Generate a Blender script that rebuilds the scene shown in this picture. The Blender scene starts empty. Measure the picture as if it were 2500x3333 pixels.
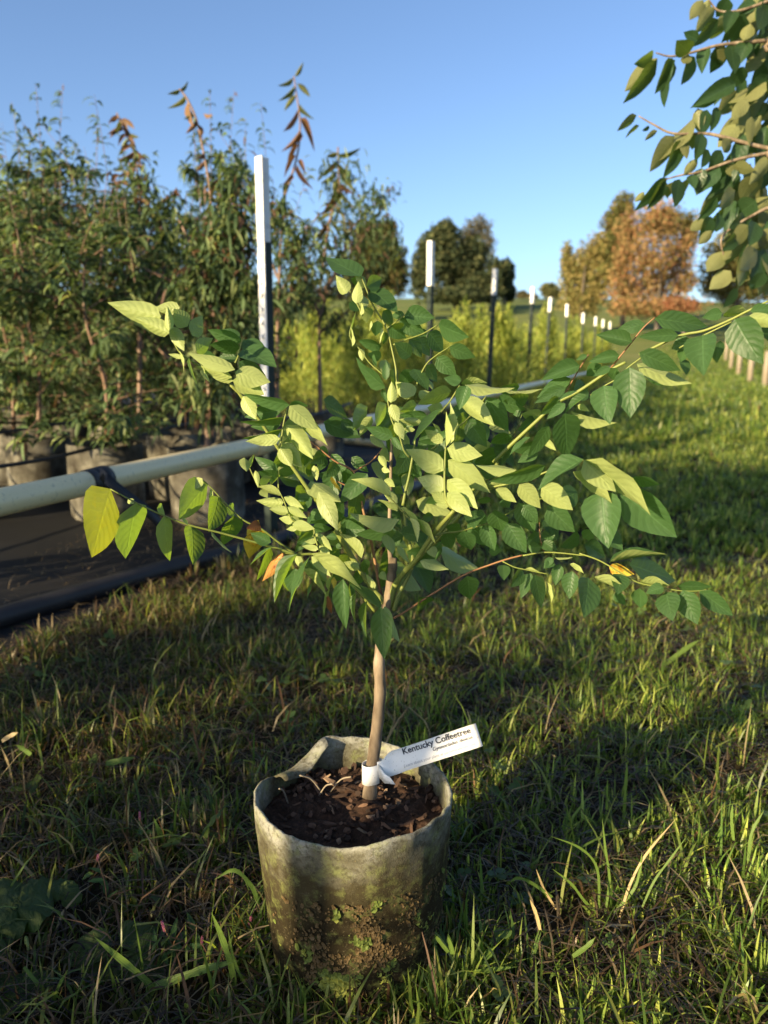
import bpy, math, random
import numpy as np
from mathutils import Vector, Matrix, noise

# ------------------------------------------------------------------ camera
sc = bpy.context.scene
PITCH = math.radians(11.3); CAMH = 0.81; FPX = 2562.0          # focal length in photograph pixels (2500 x 3333)
ST, CT = math.sin(PITCH), math.cos(PITCH)
cam_d = bpy.data.cameras.new('camera'); cam = bpy.data.objects.new('camera', cam_d)
sc.collection.objects.link(cam); sc.camera = cam
cam.location = (0, 0, CAMH); cam.rotation_euler = (math.pi/2 - PITCH, 0, 0)
cam_d.sensor_fit = 'VERTICAL'; cam_d.sensor_height = 36.0; cam_d.lens = 36.0*FPX/3333.0
cam_d.clip_start = 0.02; cam_d.clip_end = 1500
cam_d.dof.use_dof = True; cam_d.dof.focus_distance = 1.0; cam_d.dof.aperture_fstop = 5.2

# ------------------------------------------------------------------ sky, sun, exposure
SUN_EL = math.radians(16.5); SUN_AZ = math.radians(227)        # clockwise from +Y
TO_SUN = Vector((math.sin(SUN_AZ)*math.cos(SUN_EL), math.cos(SUN_AZ)*math.cos(SUN_EL), math.sin(SUN_EL)))
w = bpy.data.worlds.new('World'); sc.world = w; w.use_nodes = True
sky = w.node_tree.nodes.new('ShaderNodeTexSky'); sky.sky_type = 'NISHITA'; sky.sun_disc = False
sky.sun_elevation = SUN_EL; sky.sun_rotation = SUN_AZ; sky.altitude = 250; sky.air_density = 0.75; sky.dust_density = 1.6; sky.ozone_density = 2.7
w.node_tree.links.new(sky.outputs[0], w.node_tree.nodes['Background'].inputs[0])
w.node_tree.nodes['Background'].inputs[1].default_value = 0.094
sun_d = bpy.data.lights.new('sun', 'SUN'); sun = bpy.data.objects.new('sun', sun_d); sc.collection.objects.link(sun)
sun_d.energy = 5.0; sun_d.angle = math.radians(0.53); sun_d.color = (1.0, 0.79, 0.47)
sun.rotation_euler = (-TO_SUN).to_track_quat('-Z', 'Y').to_euler()
sc.view_settings.view_transform = 'Standard'; sc.view_settings.look = 'None'
sc.view_settings.exposure = 1.42; sc.view_settings.gamma = 1.0; sc.view_settings.use_curve_mapping = False
sc.cycles.use_denoising = True
sc.cycles.max_bounces = 8; sc.cycles.transmission_bounces = 4; sc.cycles.transparent_max_bounces = 4

# ------------------------------------------------------------------ helpers
C = sc.collection
rng = np.random.default_rng(7); random.seed(7)
def P(sx, sy, z):
    """photograph pixel + distance along the optical axis -> world point"""
    u = (sx-1250.0)/FPX; v = (sy-1666.5)/FPX
    return Vector((u*z, z*CT - v*z*ST, CAMH - z*ST - v*z*CT))
def D(x, y, z):                      # same, from the 1659-wide view of the photograph
    return P(x*2500/1659, y*2500/1659, z)
def GND(x, y, h=0.0):                # 1659-wide pixel -> point on the ground
    v = (y*2500/1659-1666.5)/FPX; z = (CAMH-h)/(ST+v*CT)
    return D(x, y, z)
def mesh(name, V, F, mat=None, smooth=False, uv=None, col=None):
    me = bpy.data.meshes.new(name)
    V = np.asarray(V, dtype=np.float32).reshape(-1, 3)
    if isinstance(F, np.ndarray):
        n, k = F.shape
        me.vertices.add(len(V)); me.vertices.foreach_set('co', V.ravel())
        me.loops.add(n*k); me.loops.foreach_set('vertex_index', F.ravel().astype(np.int32))
        me.polygons.add(n); me.polygons.foreach_set('loop_start', np.arange(0, n*k, k, dtype=np.int32))
        me.update(calc_edges=True)
    else:
        me.from_pydata([tuple(v) for v in V], [], F)
    if smooth: me.polygons.foreach_set('use_smooth', np.ones(len(me.polygons), dtype=bool))
    if uv is not None:
        l = me.uv_layers.new(name='UVMap'); idx = np.empty(len(me.loops), dtype=np.int32); me.loops.foreach_get('vertex_index', idx)
        l.data.foreach_set('uv', np.asarray(uv, dtype=np.float32)[idx].ravel())
    if col is not None:
        a = me.color_attributes.new('tint', 'FLOAT_COLOR', 'POINT'); cc = np.ones((len(V), 4), dtype=np.float32); cc[:, :3] = col
        a.data.foreach_set('color', cc.ravel())
    if mat: me.materials.append(mat)
    me.update(); return me
def obj(name, me, parent=None, loc=None, kind=None):
    o = bpy.data.objects.new(name, me); C.objects.link(o)
    if parent: o.parent = parent
    if loc is not None: o.location = loc
    if kind: o['kind'] = kind
    return o
def thing(name, label, cat, loc=(0, 0, 0), rz=0, group=None):
    o = bpy.data.objects.new(name, None); C.objects.link(o); o.empty_display_size = .1
    o.location = loc; o.rotation_euler = (0, 0, rz); return tag(o, label, cat, group)
def tag(o, label, cat, group=None):
    o['label'] = label; o['category'] = cat
    if group: o['group'] = group
    return o
def dup(root, loc, rz, scale=1.0, label=None):
    r = root.copy(); C.objects.link(r); r.location = loc; r.rotation_euler = (0, 0, rz); r.scale = (scale,)*3
    if label: r['label'] = label
    for ch in root.children:
        c = ch.copy(); C.objects.link(c); c.parent = r
        for g in ch.children:
            d = g.copy(); C.objects.link(d); d.parent = c
    return r
def spline(pts, n=6):
    """Catmull-Rom through pts (rows of floats)"""
    p = np.array(pts, dtype=float)
    if len(p) < 3: return np.array([p[0]+(p[-1]-p[0])*t for t in np.linspace(0, 1, n+1)])
    q = np.vstack([2*p[0]-p[1], p, 2*p[-1]-p[-2]]); out = []
    for i in range(1, len(q)-2):
        a, b, c, d = q[i-1], q[i], q[i+1], q[i+2]
        for t in np.linspace(0, 1, n, endpoint=False):
            out.append(.5*((2*b)+(-a+c)*t+(2*a-5*b+4*c-d)*t*t+(-a+3*b-3*c+d)*t**3))
    out.append(p[-1]); return np.array(out)
def tube_geo(path, rad, sides=7, cap=True):
    path = np.asarray(path, float); n = len(path); rad = np.broadcast_to(np.asarray(rad, float), (n,))
    tan = np.gradient(path, axis=0); tan /= np.linalg.norm(tan, axis=1)[:, None]+1e-12
    up = np.array([0.13, 0.21, 1.0]); V = []
    ref = np.cross(tan[0], up); 
    if np.linalg.norm(ref) < 1e-3: ref = np.cross(tan[0], [1, 0, 0])
    for i in range(n):
        ref = ref - tan[i]*np.dot(ref, tan[i]); ref /= np.linalg.norm(ref)+1e-12
        b = np.cross(tan[i], ref); a = np.arange(sides)*2*math.pi/sides
        V.append(path[i]+rad[i]*(np.cos(a)[:, None]*ref+np.sin(a)[:, None]*b))
    V = np.vstack(V); F = []
    for i in range(n-1):
        for k in range(sides):
            F.append((i*sides+k, i*sides+(k+1) % sides, (i+1)*sides+(k+1) % sides, (i+1)*sides+k))
    if cap:
        F.append(tuple(range(sides-1, -1, -1))); F.append(tuple((n-1)*sides+k for k in range(sides)))
    return V, F
def join(parts):
    V, F, o = [], [], 0
    for v, f in parts:
        v = np.asarray(v, float); V.append(v); F += [tuple(i+o for i in q) for q in f]; o += len(v)
    return np.vstack(V), F
def box_geo(x0, x1, y0, y1, z0, z1):
    V = [(x0, y0, z0), (x1, y0, z0), (x1, y1, z0), (x0, y1, z0), (x0, y0, z1), (x1, y0, z1), (x1, y1, z1), (x0, y1, z1)]
    return V, [(3, 2, 1, 0), (4, 5, 6, 7), (0, 1, 5, 4), (1, 2, 6, 5), (2, 3, 7, 6), (3, 0, 4, 7)]

# ------------------------------------------------------------------ materials
class NT:
    def __init__(s, name):
        s.m = bpy.data.materials.new(name); s.m.use_nodes = True; s.t = s.m.node_tree; s.n = s.t.nodes; s.n.clear()
        s.out = s.n.new('ShaderNodeOutputMaterial')
    def __call__(s, typ, props=None, **inp):
        n = s.n.new(typ)
        for k, v in (props or {}).items(): setattr(n, k, v)
        for k, v in inp.items():
            key = int(k[1:]) if k[0] == '_' else k.replace('__', ' ')
            s.set(n.inputs[key], v)
        return n
    def set(s, sock, v):
        if hasattr(v, 'is_output'): s.t.links.new(v, sock)
        elif isinstance(v, tuple) and len(v) == 3 and sock.type == 'RGBA': sock.default_value = (*v, 1)
        else: sock.default_value = v
    def math(s, op, a, b=0.0, c=0.0, clamp=False):
        n = s.n.new('ShaderNodeMath'); n.operation = op; n.use_clamp = clamp
        for i, v in enumerate((a, b, c)): s.set(n.inputs[i], v)
        return n.outputs[0]
    def mix(s, f, a, b, mode='MIX'):
        n = s.n.new('ShaderNodeMix'); n.data_type = 'RGBA'; n.blend_type = mode
        s.set(n.inputs[0], f); s.set(n.inputs[6], a); s.set(n.inputs[7], b); return n.outputs[2]
    def noise(s, vec, scale, detail=4, rough=.55, out=0):
        n = s('ShaderNodeTexNoise', None, Scale=scale, Detail=detail, Roughness=rough)
        if vec is not None: s.set(n.inputs['Vector'], vec)
        return n.outputs[out]
    def ramp(s, fac, stops, interp='LINEAR'):
        n = s.n.new('ShaderNodeValToRGB'); s.set(n.inputs[0], fac); e = n.color_ramp; e.interpolation = interp
        while len(e.elements) < len(stops): e.elements.new(.5)
        for el, (p, c) in zip(e.elements, stops):
            el.position = p; el.color = (*c, 1) if isinstance(c, tuple) else (c, c, c, 1)
        return n.outputs[0]
    def bump(s, h, strength=.3, dist=.002):
        return s('ShaderNodeBump', None, Height=h, Strength=strength, Distance=dist).outputs[0]
    def done(s, shader): s.t.links.new(shader, s.out.inputs[0]); return s.m
    def pbr(s, col, rough=.6, nrm=None, spec=.4, metal=0.0):
        n = s('ShaderNodeBsdfPrincipled'); s.set(n.inputs['Base Color'], col); s.set(n.inputs['Roughness'], rough)
        s.set(n.inputs['Specular IOR Level'], spec); s.set(n.inputs['Metallic'], metal)
        if nrm is not None: s.set(n.inputs['Normal'], nrm)
        return n.outputs[0]
    def obj(s): return s('ShaderNodeTexCoord').outputs['Object']
    def foliage(s, col, tcol, rough=.5, tr=.4, nrm=None, spec=.3):
        a = s.pbr(col, rough, nrm, spec); t = s('ShaderNodeBsdfTranslucent'); s.set(t.inputs[0], tcol)
        if nrm is not None: s.set(t.inputs['Normal'], nrm)
        m = s('ShaderNodeMixShader', None, Fac=tr); s.t.links.new(a, m.inputs[1]); s.t.links.new(t.outputs[0], m.inputs[2])
        return m.outputs[0]

def leaf_material(name, top, under, trans, veins=7.0, spot=None, var=.25, tr=.42, gloss=.42):
    s = NT(name); uv = s('ShaderNodeSeparateXYZ', None, Vector=s('ShaderNodeUVMap').outputs[0])
    u, v = uv.outputs[0], uv.outputs[1]
    av = s.math('ABSOLUTE', s.math('SUBTRACT', v, .5)); nz0 = s.noise(s.obj(), 2.5, 2)
    mid = s.math('SUBTRACT', 1.0, s.math('SMOOTH_MIN', s.math('MULTIPLY', av, 22.0), 1.0, .3), clamp=True)
    lat = s.math('PINGPONG', s.math('ADD', s.math('SUBTRACT', s.math('MULTIPLY', u, veins), s.math('MULTIPLY', av, 3.4)), s.math('MULTIPLY', nz0, 1.3)), .5)
    rib = s.math('SUBTRACT', 1.0, s.math('MULTIPLY', lat, 9.0), clamp=True)
    ves = s.math('MAXIMUM', mid, s.math('MULTIPLY', rib, .6))
    geo = s('ShaderNodeNewGeometry'); rnd = s('ShaderNodeObjectInfo').outputs['Random']; oc = s.obj()
    nz = s.noise(oc, 6.0, 3)
    back = geo.outputs['Backfacing']
    col = s.mix(back, top, under)
    col = s.mix(s.math('MULTIPLY', ves, .35), col, s.mix(back, tuple(min(1, c*2.0+.02) for c in top), tuple(c*1.12 for c in under)))
    if spot is not None:
        col = s.mix(s.ramp(s.noise(oc, 3.2, 4), [(.52, 0.0), (.62, 1.0)]), col, spot)
    k = s.math('ADD', s.math('ADD', 1-var*.9, s.math('MULTIPLY', rnd, var*1.2)), s.math('MULTIPLY', nz, var*.6))
    col = s.mix(1.0, col, s('ShaderNodeCombineColor', None, Red=k, Green=k, Blue=k).outputs[0], 'MULTIPLY')
    tc = s.mix(s.math('MULTIPLY', ves, .4), trans, tuple(min(1, c*1.5) for c in trans))
    h = s.math('ADD', s.math('MULTIPLY', s.math('SMOOTH_MAX', lat, .1, .1), 1.6), s.math('MULTIPLY', nz, .5))
    h = s.math('SUBTRACT', h, s.math('MULTIPLY', mid, .8))
    nb = s.bump(h, .30, .0012)
    return s.done(s.foliage(col, tc, gloss, tr, nb, .28))
M = {}
M['leaf'] = leaf_material('leaflet green', (.046, .098, .034), (.34, .40, .145), (.28, .44, .03))
M['leaf_yg'] = leaf_material('leaflet yellowing', (.09, .15, .025), (.20, .26, .05), (.40, .44, .02), spot=(.30, .27, .03))
M['leaf_y'] = leaf_material('leaflet yellow', (.55, .40, .03), (.60, .46, .06), (.75, .50, .02), spot=(.40, .18, .02))
M['leaf_or'] = leaf_material('leaflet withered', (.42, .19, .04), (.45, .22, .06), (.6, .25, .02), spot=(.25, .09, .03))
M['leaf_br'] = leaf_material('leaflet brown', (.16, .07, .03), (.18, .09, .04), (.2, .08, .01))
M['leaf_tree'] = leaf_material('overhanging leaf', (.032, .068, .028), (.19, .20, .085), (.18, .28, .03), var=.35, gloss=.35)
def vcol_foliage(name, trans=(.30, .42, .05), tr=.35, rough=.55, tmul=2.2, spec=.25):
    s = NT(name); a = s('ShaderNodeVertexColor', {'layer_name': 'tint'}).outputs[0]
    t = s.mix(1.0, a, (tmul, tmul*.95, tmul*.55), 'MULTIPLY')
    return s.done(s.foliage(a, t, rough, tr, None, spec))
M['grass'] = vcol_foliage('grass', tr=.42, tmul=2.6, rough=.42, spec=.4)
M['crown'] = vcol_foliage('crown leaves', tr=.35, tmul=1.9)
M['far'] = vcol_foliage('far crown leaves', tr=.25, tmul=1.5, rough=.8, spec=.1)
s = NT('bark'); oc = s.obj(); n1 = s.noise(s('ShaderNodeMapping', None, Vector=oc, Scale=(60, 60, 18)).outputs[0], 1.0, 6)
M['bark'] = s.done(s.pbr(s.ramp(n1, [(.3, (.07, .05, .032)), (.55, (.20, .155, .105)), (.75, (.33, .27, .20))]), .8, s.bump(n1, .6, .002), .2))
def stem_mat(name, a, b):
    s = NT(name); n = s.noise(s.obj(), 14, 3)
    return s.done(s.pbr(s.mix(n, a, b), .5, None, .3))
M['stem_g'] = stem_mat('green stalk', (.10, .14, .03), (.20, .22, .05))
M['stem_r'] = stem_mat('reddish stalk', (.17, .075, .035), (.24, .14, .06))
M['twig'] = stem_mat('pinkish brown twig', (.12, .075, .05), (.22, .14, .095))
M['barkdark'] = stem_mat('dark bark', (.05, .04, .03), (.10, .08, .06))
s = NT('grow bag felt'); oc = s.obj(); sep = s('ShaderNodeSeparateXYZ', None, Vector=oc)
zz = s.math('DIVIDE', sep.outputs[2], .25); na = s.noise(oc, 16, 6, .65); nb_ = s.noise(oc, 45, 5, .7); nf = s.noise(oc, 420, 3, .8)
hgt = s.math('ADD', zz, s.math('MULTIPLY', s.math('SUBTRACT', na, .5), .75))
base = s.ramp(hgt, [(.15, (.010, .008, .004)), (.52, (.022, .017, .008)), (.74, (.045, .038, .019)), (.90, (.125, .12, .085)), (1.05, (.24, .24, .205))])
base = s.mix(s.ramp(nb_, [(.5, 0.0), (.7, .55)]), base, (.20, .23, .07))
base = s.mix(s.ramp(s.noise(oc, 130, 5, .75), [(.48, 0.0), (.66, .75)]), base, (.022, .018, .010))
base = s.mix(s.ramp(s.noise(oc, 260, 3, .8), [(.60, 0.0), (.72, .6)]), base, (.22, .19, .10))
M['felt'] = s.done(s.pbr(base, .95, s.bump(s.math('ADD', nf, s.math('MULTIPLY', nb_, 1.5)), .7, .0015), .1))
s = NT('bag felt far'); oc = s.obj(); n = s.noise(oc, 9, 5, .6); n2 = s.noise(oc, 160, 3, .7)
M['felt2'] = s.done(s.pbr(s.ramp(n, [(.32, (.03, .026, .02)), (.5, (.08, .075, .06)), (.68, (.20, .19, .155))]), .95, s.bump(n2, .6, .002), .1))
def soil_mat(name, a, b, c, sc_=60):
    s = NT(name); n = s.noise(s.obj(), sc_, 6, .7)
    return s.done(s.pbr(s.ramp(n, [(.3, a), (.55, b), (.8, c)]), .9, s.bump(n, .9, .004), .15))
M['soil'] = soil_mat('bark soil', (.012, .008, .006), (.045, .025, .016), (.12, .065, .04), 130)
s = NT('bark chip'); r = s('ShaderNodeObjectInfo').outputs['Random']; n = s.noise(s.obj(), 6, 5)
cc = s.ramp(r, [(0, (.018, .012, .009)), (.45, (.055, .032, .022)), (.8, (.14, .08, .052)), (1, (.32, .22, .14))])
M['chip'] = s.done(s.pbr(s.mix(s.math('MULTIPLY', n, .6), cc, (.05, .03, .02)), .85, s.bump(n, .6, .1), .2))
s = NT('white plastic label'); n = s.noise(s.obj(), 400, 2)
M['plastic'] = s.done(s.pbr(s.mix(s.ramp(n, [(.66, 0.0), (.72, .8)]), (.80, .79, .74), (.30, .26, .2)), .38, None, .45))
M['ink'] = stem_mat('black print', (.03, .03, .035), (.05, .05, .05)); M['ink2'] = stem_mat('faded print', (.33, .33, .34), (.45, .45, .45))
s = NT('pvc pipe'); oc = s.obj(); n = s.noise(oc, 3.0, 5); n2 = s.noise(s('ShaderNodeMapping', None, Vector=oc, Scale=(2, 90, 90)).outputs[0], 1, 3)
pc = s.mix(s.ramp(n2, [(.60, 0.0), (.68, .45)]), s.mix(n, (.70, .56, .28), (.80, .68, .40)), (.25, .23, .18))
M['pvc'] = s.done(s.pbr(pc, .38, None, .45))
s = NT('black polyethylene'); n = s.noise(s.obj(), 12, 4)
M['poly'] = s.done(s.pbr(s.mix(n, (.010, .010, .012), (.035, .033, .032)), .5, None, .3))
s = NT('black woven ground cloth'); oc = s.obj(); wv = s('ShaderNodeTexWave', {'bands_direction': 'X'}, Vector=oc, Scale=60.0, Distortion=.6).outputs['Fac']
n = s.noise(oc, 1.3, 6, .65); n2 = s.noise(oc, 30, 5, .7); dirt = s.ramp(n, [(.52, 0.0), (.74, .7)])
M['cloth'] = s.done(s.pbr(s.mix(dirt, s.mix(n2, (.004, .004, .005), (.011, .011, .011)), s.mix(n2, (.012, .010, .008), (.032, .026, .020))), .75, s.bump(s.math('ADD', s.math('MULTIPLY', wv, .3), n2), .5, .004), .25))
s = NT('ground'); oc = s.obj(); n = s.noise(oc, 1.1, 6, .65); n2 = s.noise(oc, 40, 5, .7)
gx = s('ShaderNodeSeparateXYZ', None, Vector=oc).outputs[1]
near = s.mix(n2, (.012, .010, .006), (.055, .042, .022)); farc = s.mix(n, (.085, .125, .030), (.15, .175, .045))
farc = s.mix(s.ramp(s.noise(s('ShaderNodeMapping', None, Vector=oc, Scale=(.05, .35, .1)).outputs[0], 1, 4), [(.48, 0.0), (.66, .6)]), farc, (.20, .19, .07))
M['ground'] = s.done(s.pbr(s.mix(s.math('DIVIDE', s.math('SUBTRACT', gx, 7), 9, clamp=True), near, farc), .95, s.bump(n2, .8, .01), .1))
s = NT('white post paint'); n = s.noise(s.obj(), 30, 5)
M['white'] = s.done(s.pbr(s.mix(s.ramp(n, [(.58, 0.0), (.7, .6)]), (.80, .79, .74), (.42, .40, .34)), .5, None, .35))
M['post'] = stem_mat('dark green steel', (.012, .020, .016), (.035, .05, .04))
M['wood'] = stem_mat('weathered wood', (.17, .14, .10), (.28, .235, .17))
M['petal'] = stem_mat('pink petal', (.42, .10, .17), (.60, .22, .30))
s = NT('liverwort'); n = s.noise(s.obj(), 60, 3); a = s('ShaderNodeVertexColor', {'layer_name': 'tint'}).outputs[0]
M['moss'] = s.done(s.foliage(a, a, .6, .25, None, .2))
s = NT('weed leaf'); uv = s('ShaderNodeSeparateXYZ', None, Vector=s('ShaderNodeUVMap').outputs[0]); av = s.math('ABSOLUTE', s.math('SUBTRACT', uv.outputs[1], .5))
lat = s.math('PINGPONG', s.math('SUBTRACT', s.math('MULTIPLY', uv.outputs[0], 5), s.math('MULTIPLY', av, 5)), .5); n = s.noise(s.obj(), 9, 5)
M['weed'] = s.done(s.foliage(s.mix(n, (.030, .055, .018), (.085, .115, .035)), (.22, .36, .03), .6, .3, s.bump(s.math('ADD', lat, n), .6, .01), .2))
# ------------------------------------------------------------------ setting
def smooth(a, b, x):
    t = np.clip((x-a)/(b-a), 0, 1); return t*t*(3-2*t)
def terrain(x, y):
    d = np.asarray(y, float); x = np.asarray(x, float)
    h = np.where(d > 20, .082*(d-20)*smooth(20, 75, d), 0.0); h = np.where(d > 150, .082*130+(d-150)*.012, h)
    return h + smooth(20, 60, d)*(.5*np.sin(x*.045+1)+.35*np.sin(d*.07))
ys = np.concatenate([np.linspace(-40, -2, 6), np.linspace(-1.5, 12, 28), np.linspace(13, 60, 36), np.linspace(63, 420, 60)])
xs = np.concatenate([np.linspace(-260, -22, 18), np.linspace(-20, 30, 40), np.linspace(33, 320, 22)])
XX, YY = np.meshgrid(xs, ys); V = np.stack([XX, YY, terrain(XX, YY)-.004], -1).reshape(-1, 3); nx = len(xs)
F = np.array([(j*nx+i, j*nx+i+1, (j+1)*nx+i+1, (j+1)*nx+i) for j in range(len(ys)-1) for i in range(nx-1)])
obj('ground', mesh('ground', V, F, M['ground'], True), kind='structure')

RD = np.array([.345, .939]); RP = np.array([-.939, .345])           # along the rows, and across them to the left
def edge_x(y): return -1.015+.385*(y-1.96)
# black woven cloth under the nursery rows, slightly rumpled
cy = np.concatenate([np.linspace(-4, 1, 12), np.linspace(1.1, 6, 60), np.linspace(6.3, 24, 40)]); cu = np.concatenate([np.linspace(0, 2.2, 34), np.linspace(2.4, 12, 20)])
V = []
for y in cy:
    for u in cu:
        x = edge_x(y)-u + (.035*noise.noise((y*3.1, 5, 2)) if u == 0 else 0)
        V.append((x, y, .006+.010*max(0, noise.noise((x*2.2, y*2.2, 0)))+.006*max(0, noise.noise((x*7, y*7, 3)))))
nu = len(cu); F = [(j*nu+i+1, j*nu+i, (j+1)*nu+i, (j+1)*nu+i+1) for j in range(len(cy)-1) for i in range(nu-1)]
obj('ground_cloth', mesh('ground_cloth', V, F, M['cloth'], True), kind='structure')

# ------------------------------------------------------------------ pipes
def pipe_z(x): return 2.93*895/(1455-x)
def pipe_at(x, off=0): return D(x, 1085-.22*x+off, pipe_z(x))
A, B = pipe_at(-1100), pipe_at(1330); dirp = (B-A).normalized()
t = thing('irrigation_pipe', 'long cream plastic pipe raised along the near side of the nursery rows', 'pipe', A)
V, F = tube_geo([dirp*s for s in np.linspace(0, (B-A).length, 60)], .0325, 18); obj('pipe', mesh('pipe', V, F, M['pvc'], True), t)
for px, ln in ((-520, .05), (560, .05), (1010, .05)):
    c = pipe_at(px)-A; V, F = tube_geo([c-dirp*ln, c-dirp*ln*.98, c+dirp*ln*.98, c+dirp*ln], [.034, .0375, .0375, .034], 18); obj('coupling', mesh('coupling', V, F, M['pvc'], True), t)
for px in (-700,):
    c = pipe_at(px)-A; g = Vector((c.x, c.y, .0-A.z)); V, F = tube_geo([g, c-Vector((0, 0, .02))], .021, 12); obj('support_leg', mesh('support_leg', V, F, M['pvc'], True), t)
# black strap wound round the pipe, tail running down to the right
c = pipe_at(207); t = thing('pipe_strap', 'black strap wound around the cream pipe with a tail hanging down', 'strap', c)
parts = []
for k in range(3):
    o = dirp*(k-1)*.024
    parts.append(tube_geo([o-dirp*.016+dirp*0, o-dirp*.013, o+dirp*.013, o+dirp*.016], [.034, .0355+.001*k, .036+.001*k, .034], 20, False))
V, F = join(parts); obj('winding', mesh('winding', V, F, M['poly'], True), t)
def ribbon(path, wid, side, thick=.0012):
    path = np.asarray(path, float); side = np.asarray(side, float); V, F = [], []
    for p in path:
        n = np.cross(side, [0, 0, 1.0]); n = n/(np.linalg.norm(n)+1e-9)
        V += [p-side*wid/2, p+side*wid/2, p+side*wid/2+n*thick, p-side*wid/2+n*thick]
    for i in range(len(path)-1):
        a = i*4
        for k in range(4): F.append((a+k, a+(k+1) % 4, a+4+(k+1) % 4, a+4+k))
    return V, F
tail = spline([D(216, 1022, 2.055)-c, D(236, 1040, 2.04)-c, D(275, 1072, 2.06)-c, D(322, 1108, 2.09)-c, D(352, 1140, 2.12)-c], 5)
V, F = ribbon(tail, .03, np.array((dirp*.4+Vector((0, 0, .9))).normalized())); obj('tail', mesh('tail', V, F, M['poly'], True), t)
pts = [GND(x, y, .033) for x, y in ((-700, 1545), (-250, 1420), (0, 1333), (200, 1277), (400, 1222), (560, 1178), (760, 1110), (900, 1052))]
pts = [Vector((p.x, p.y, .036+.006*math.sin(i*2.1))) for i, p in enumerate(pts)]
V, F = tube_geo(spline(pts, 8)-np.array(pts[0]), .034, 16)
tag(obj('irrigation_hose', mesh('irrigation_hose', V, F, M['poly'], True), None, pts[0]), 'thick black hose lying on the black cloth along the grass edge', 'hose')
p0, p1 = GND(735, 953, .03), GND(832, 963, .03); p0.z = p1.z = .042
V, F = tube_geo(spline([Vector((0, 0, 0)), (p1-p0)*.5, p1-p0], 3), .030, 14)
tag(obj('pipe_offcut', mesh('pipe_offcut', V, F, M['pvc'], True), None, p0), 'short white pipe piece lying on the cloth behind the long pipe', 'pipe')

# ------------------------------------------------------------------ fence posts
def tpost(name, label, base, h, ang, white_len, lean=(0, 0), near=False, wide=.040):
    t = thing(name, label, 'fence post', base, 0, 'steel posts in a row beside the pipe')
    ca, sa = math.cos(ang), math.sin(ang)
    def R(V):
        V = np.asarray(V, float); o = np.empty_like(V); o[:, 0] = V[:, 0]*ca-V[:, 1]*sa+lean[0]*V[:, 2]; o[:, 1] = V[:, 0]*sa+V[:, 1]*ca+lean[1]*V[:, 2]; o[:, 2] = V[:, 2]; return o
    fw = .046 if near else wide; zt = h-white_len; e = .0012
    if near:
        V, F = box_geo(-fw/2, fw/2, -.006, 0, .62, zt); obj('face_plate', mesh('face_plate', R(V), F, M['white']), t)
        V, F = box_geo(-fw/2, fw/2, -.006, 0, 0, .62); obj('post_foot', mesh('post_foot', R(V), F, M['post']), t)
        V, F = box_geo(-.006, .006, 0, .045, 0, zt); obj('web', mesh('web', R(V), F, M['post']), t)
    else:
        V, F = join([box_geo(-fw/2, fw/2, -.006, 0, 0, zt), box_geo(-.005, .005, 0, .036, 0, zt)]); obj('post_body', mesh('post_body', R(V), F, M['post']), t)
    V, F = join([box_geo(-fw/2-e, fw/2+e, -.006-e, e, zt, h), box_geo(-.005-e, .005+e, e, .040, zt, h-.001)]); obj('painted_top', mesh('painted_top', R(V), F, M['white']), t)
    studs = [box_geo(-.011, .011, -.016, -.0075, z, z+.016) for z in np.arange(.66 if near else .12, zt-.02, .055)]
    V, F = join(studs); obj('studs', mesh('studs', R(V), F, M['white'] if near else M['post']), t, kind='stuff')
    return t
PA = math.atan2(-TO_SUN.x, TO_SUN.y) + math.pi      # plates turned towards the low sun
posts = [(561, 338, 3.2), (929, 520, 5.44), (1069, 580, 7.41), (1151, 620, 9.41), (1189, 642, 10.75), (1225, 657, 12.4), (1260, 676, 14.7), (1287, 684, 17.0), (1303, 690, 18.8), (1318, 695, 20.9)]
plab = ['tall white-faced steel post nearest of the row, beside leafy potted trees', 'dark steel post with worn white top, second nearest in the row', 'green steel post with white tip, third nearest in the row',
        'green steel post with white tip, fourth nearest in the row', 'green steel post with white tip, fifth nearest in the row', 'green steel post with white tip, sixth nearest in the row',
        'green steel post with white tip, fourth from the far end', 'green steel post with white tip, third from the far end', 'green steel post with white tip, second from the far end', 'green steel post with white tip at the far end of the row']
for i, (x, y, z) in enumerate(posts):
    p = D(x, y, z); L = (.0, .0)
    if i == 0: L = (.004, 0)
    elif i in (2, 3, 4): L = (.03, .0)
    tpost('fence_post', plab[i], (p.x-L[0]*p.z, p.y, terrain(p.x, p.y)), p.z, PA, {0: .33, 1: .30, 2: .24}.get(i, .19), L, i == 0)
for k, (y, lab) in enumerate(((1.10, 'white-tipped steel post beside the pipe left of the grow bag, outside the picture'), (-.985, 'white-tipped steel post beside the pipe behind the camera, throwing a narrow shadow'))):
    tpost('fence_post', lab, (-.505+.368*(y-3.2)-(.02 if k == 0 else 0), y, 0), 1.6, PA, .25, (0, 0), False, .056)
# wooden posts of a pasture fence beyond the grass lane
for k, (x, y, z, h) in enumerate(((1655, 803, 20, .9), (1622, 795, 23, .95), (1597, 786, 27, 1.0), (1580, 779, 31, 1.0), (1690, 815, 17.5, .9), (1568, 773, 36, 1.0))):
    p = D(x, y, z); V, F = tube_geo([(0, 0, -.3), (0, 0, h*.5), (.01, 0, h-.02), (.01, 0, h)], [.085, .08, .078, .06], 9)
    tag(obj('wooden_post', mesh('wooden_post', V, F, M['wood'], True), None, (p.x, p.y, float(terrain(p.x, p.y)))), 'weathered wooden post of the pasture fence beyond the grass lane', 'fence post', 'wooden posts of the pasture fence')

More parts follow.
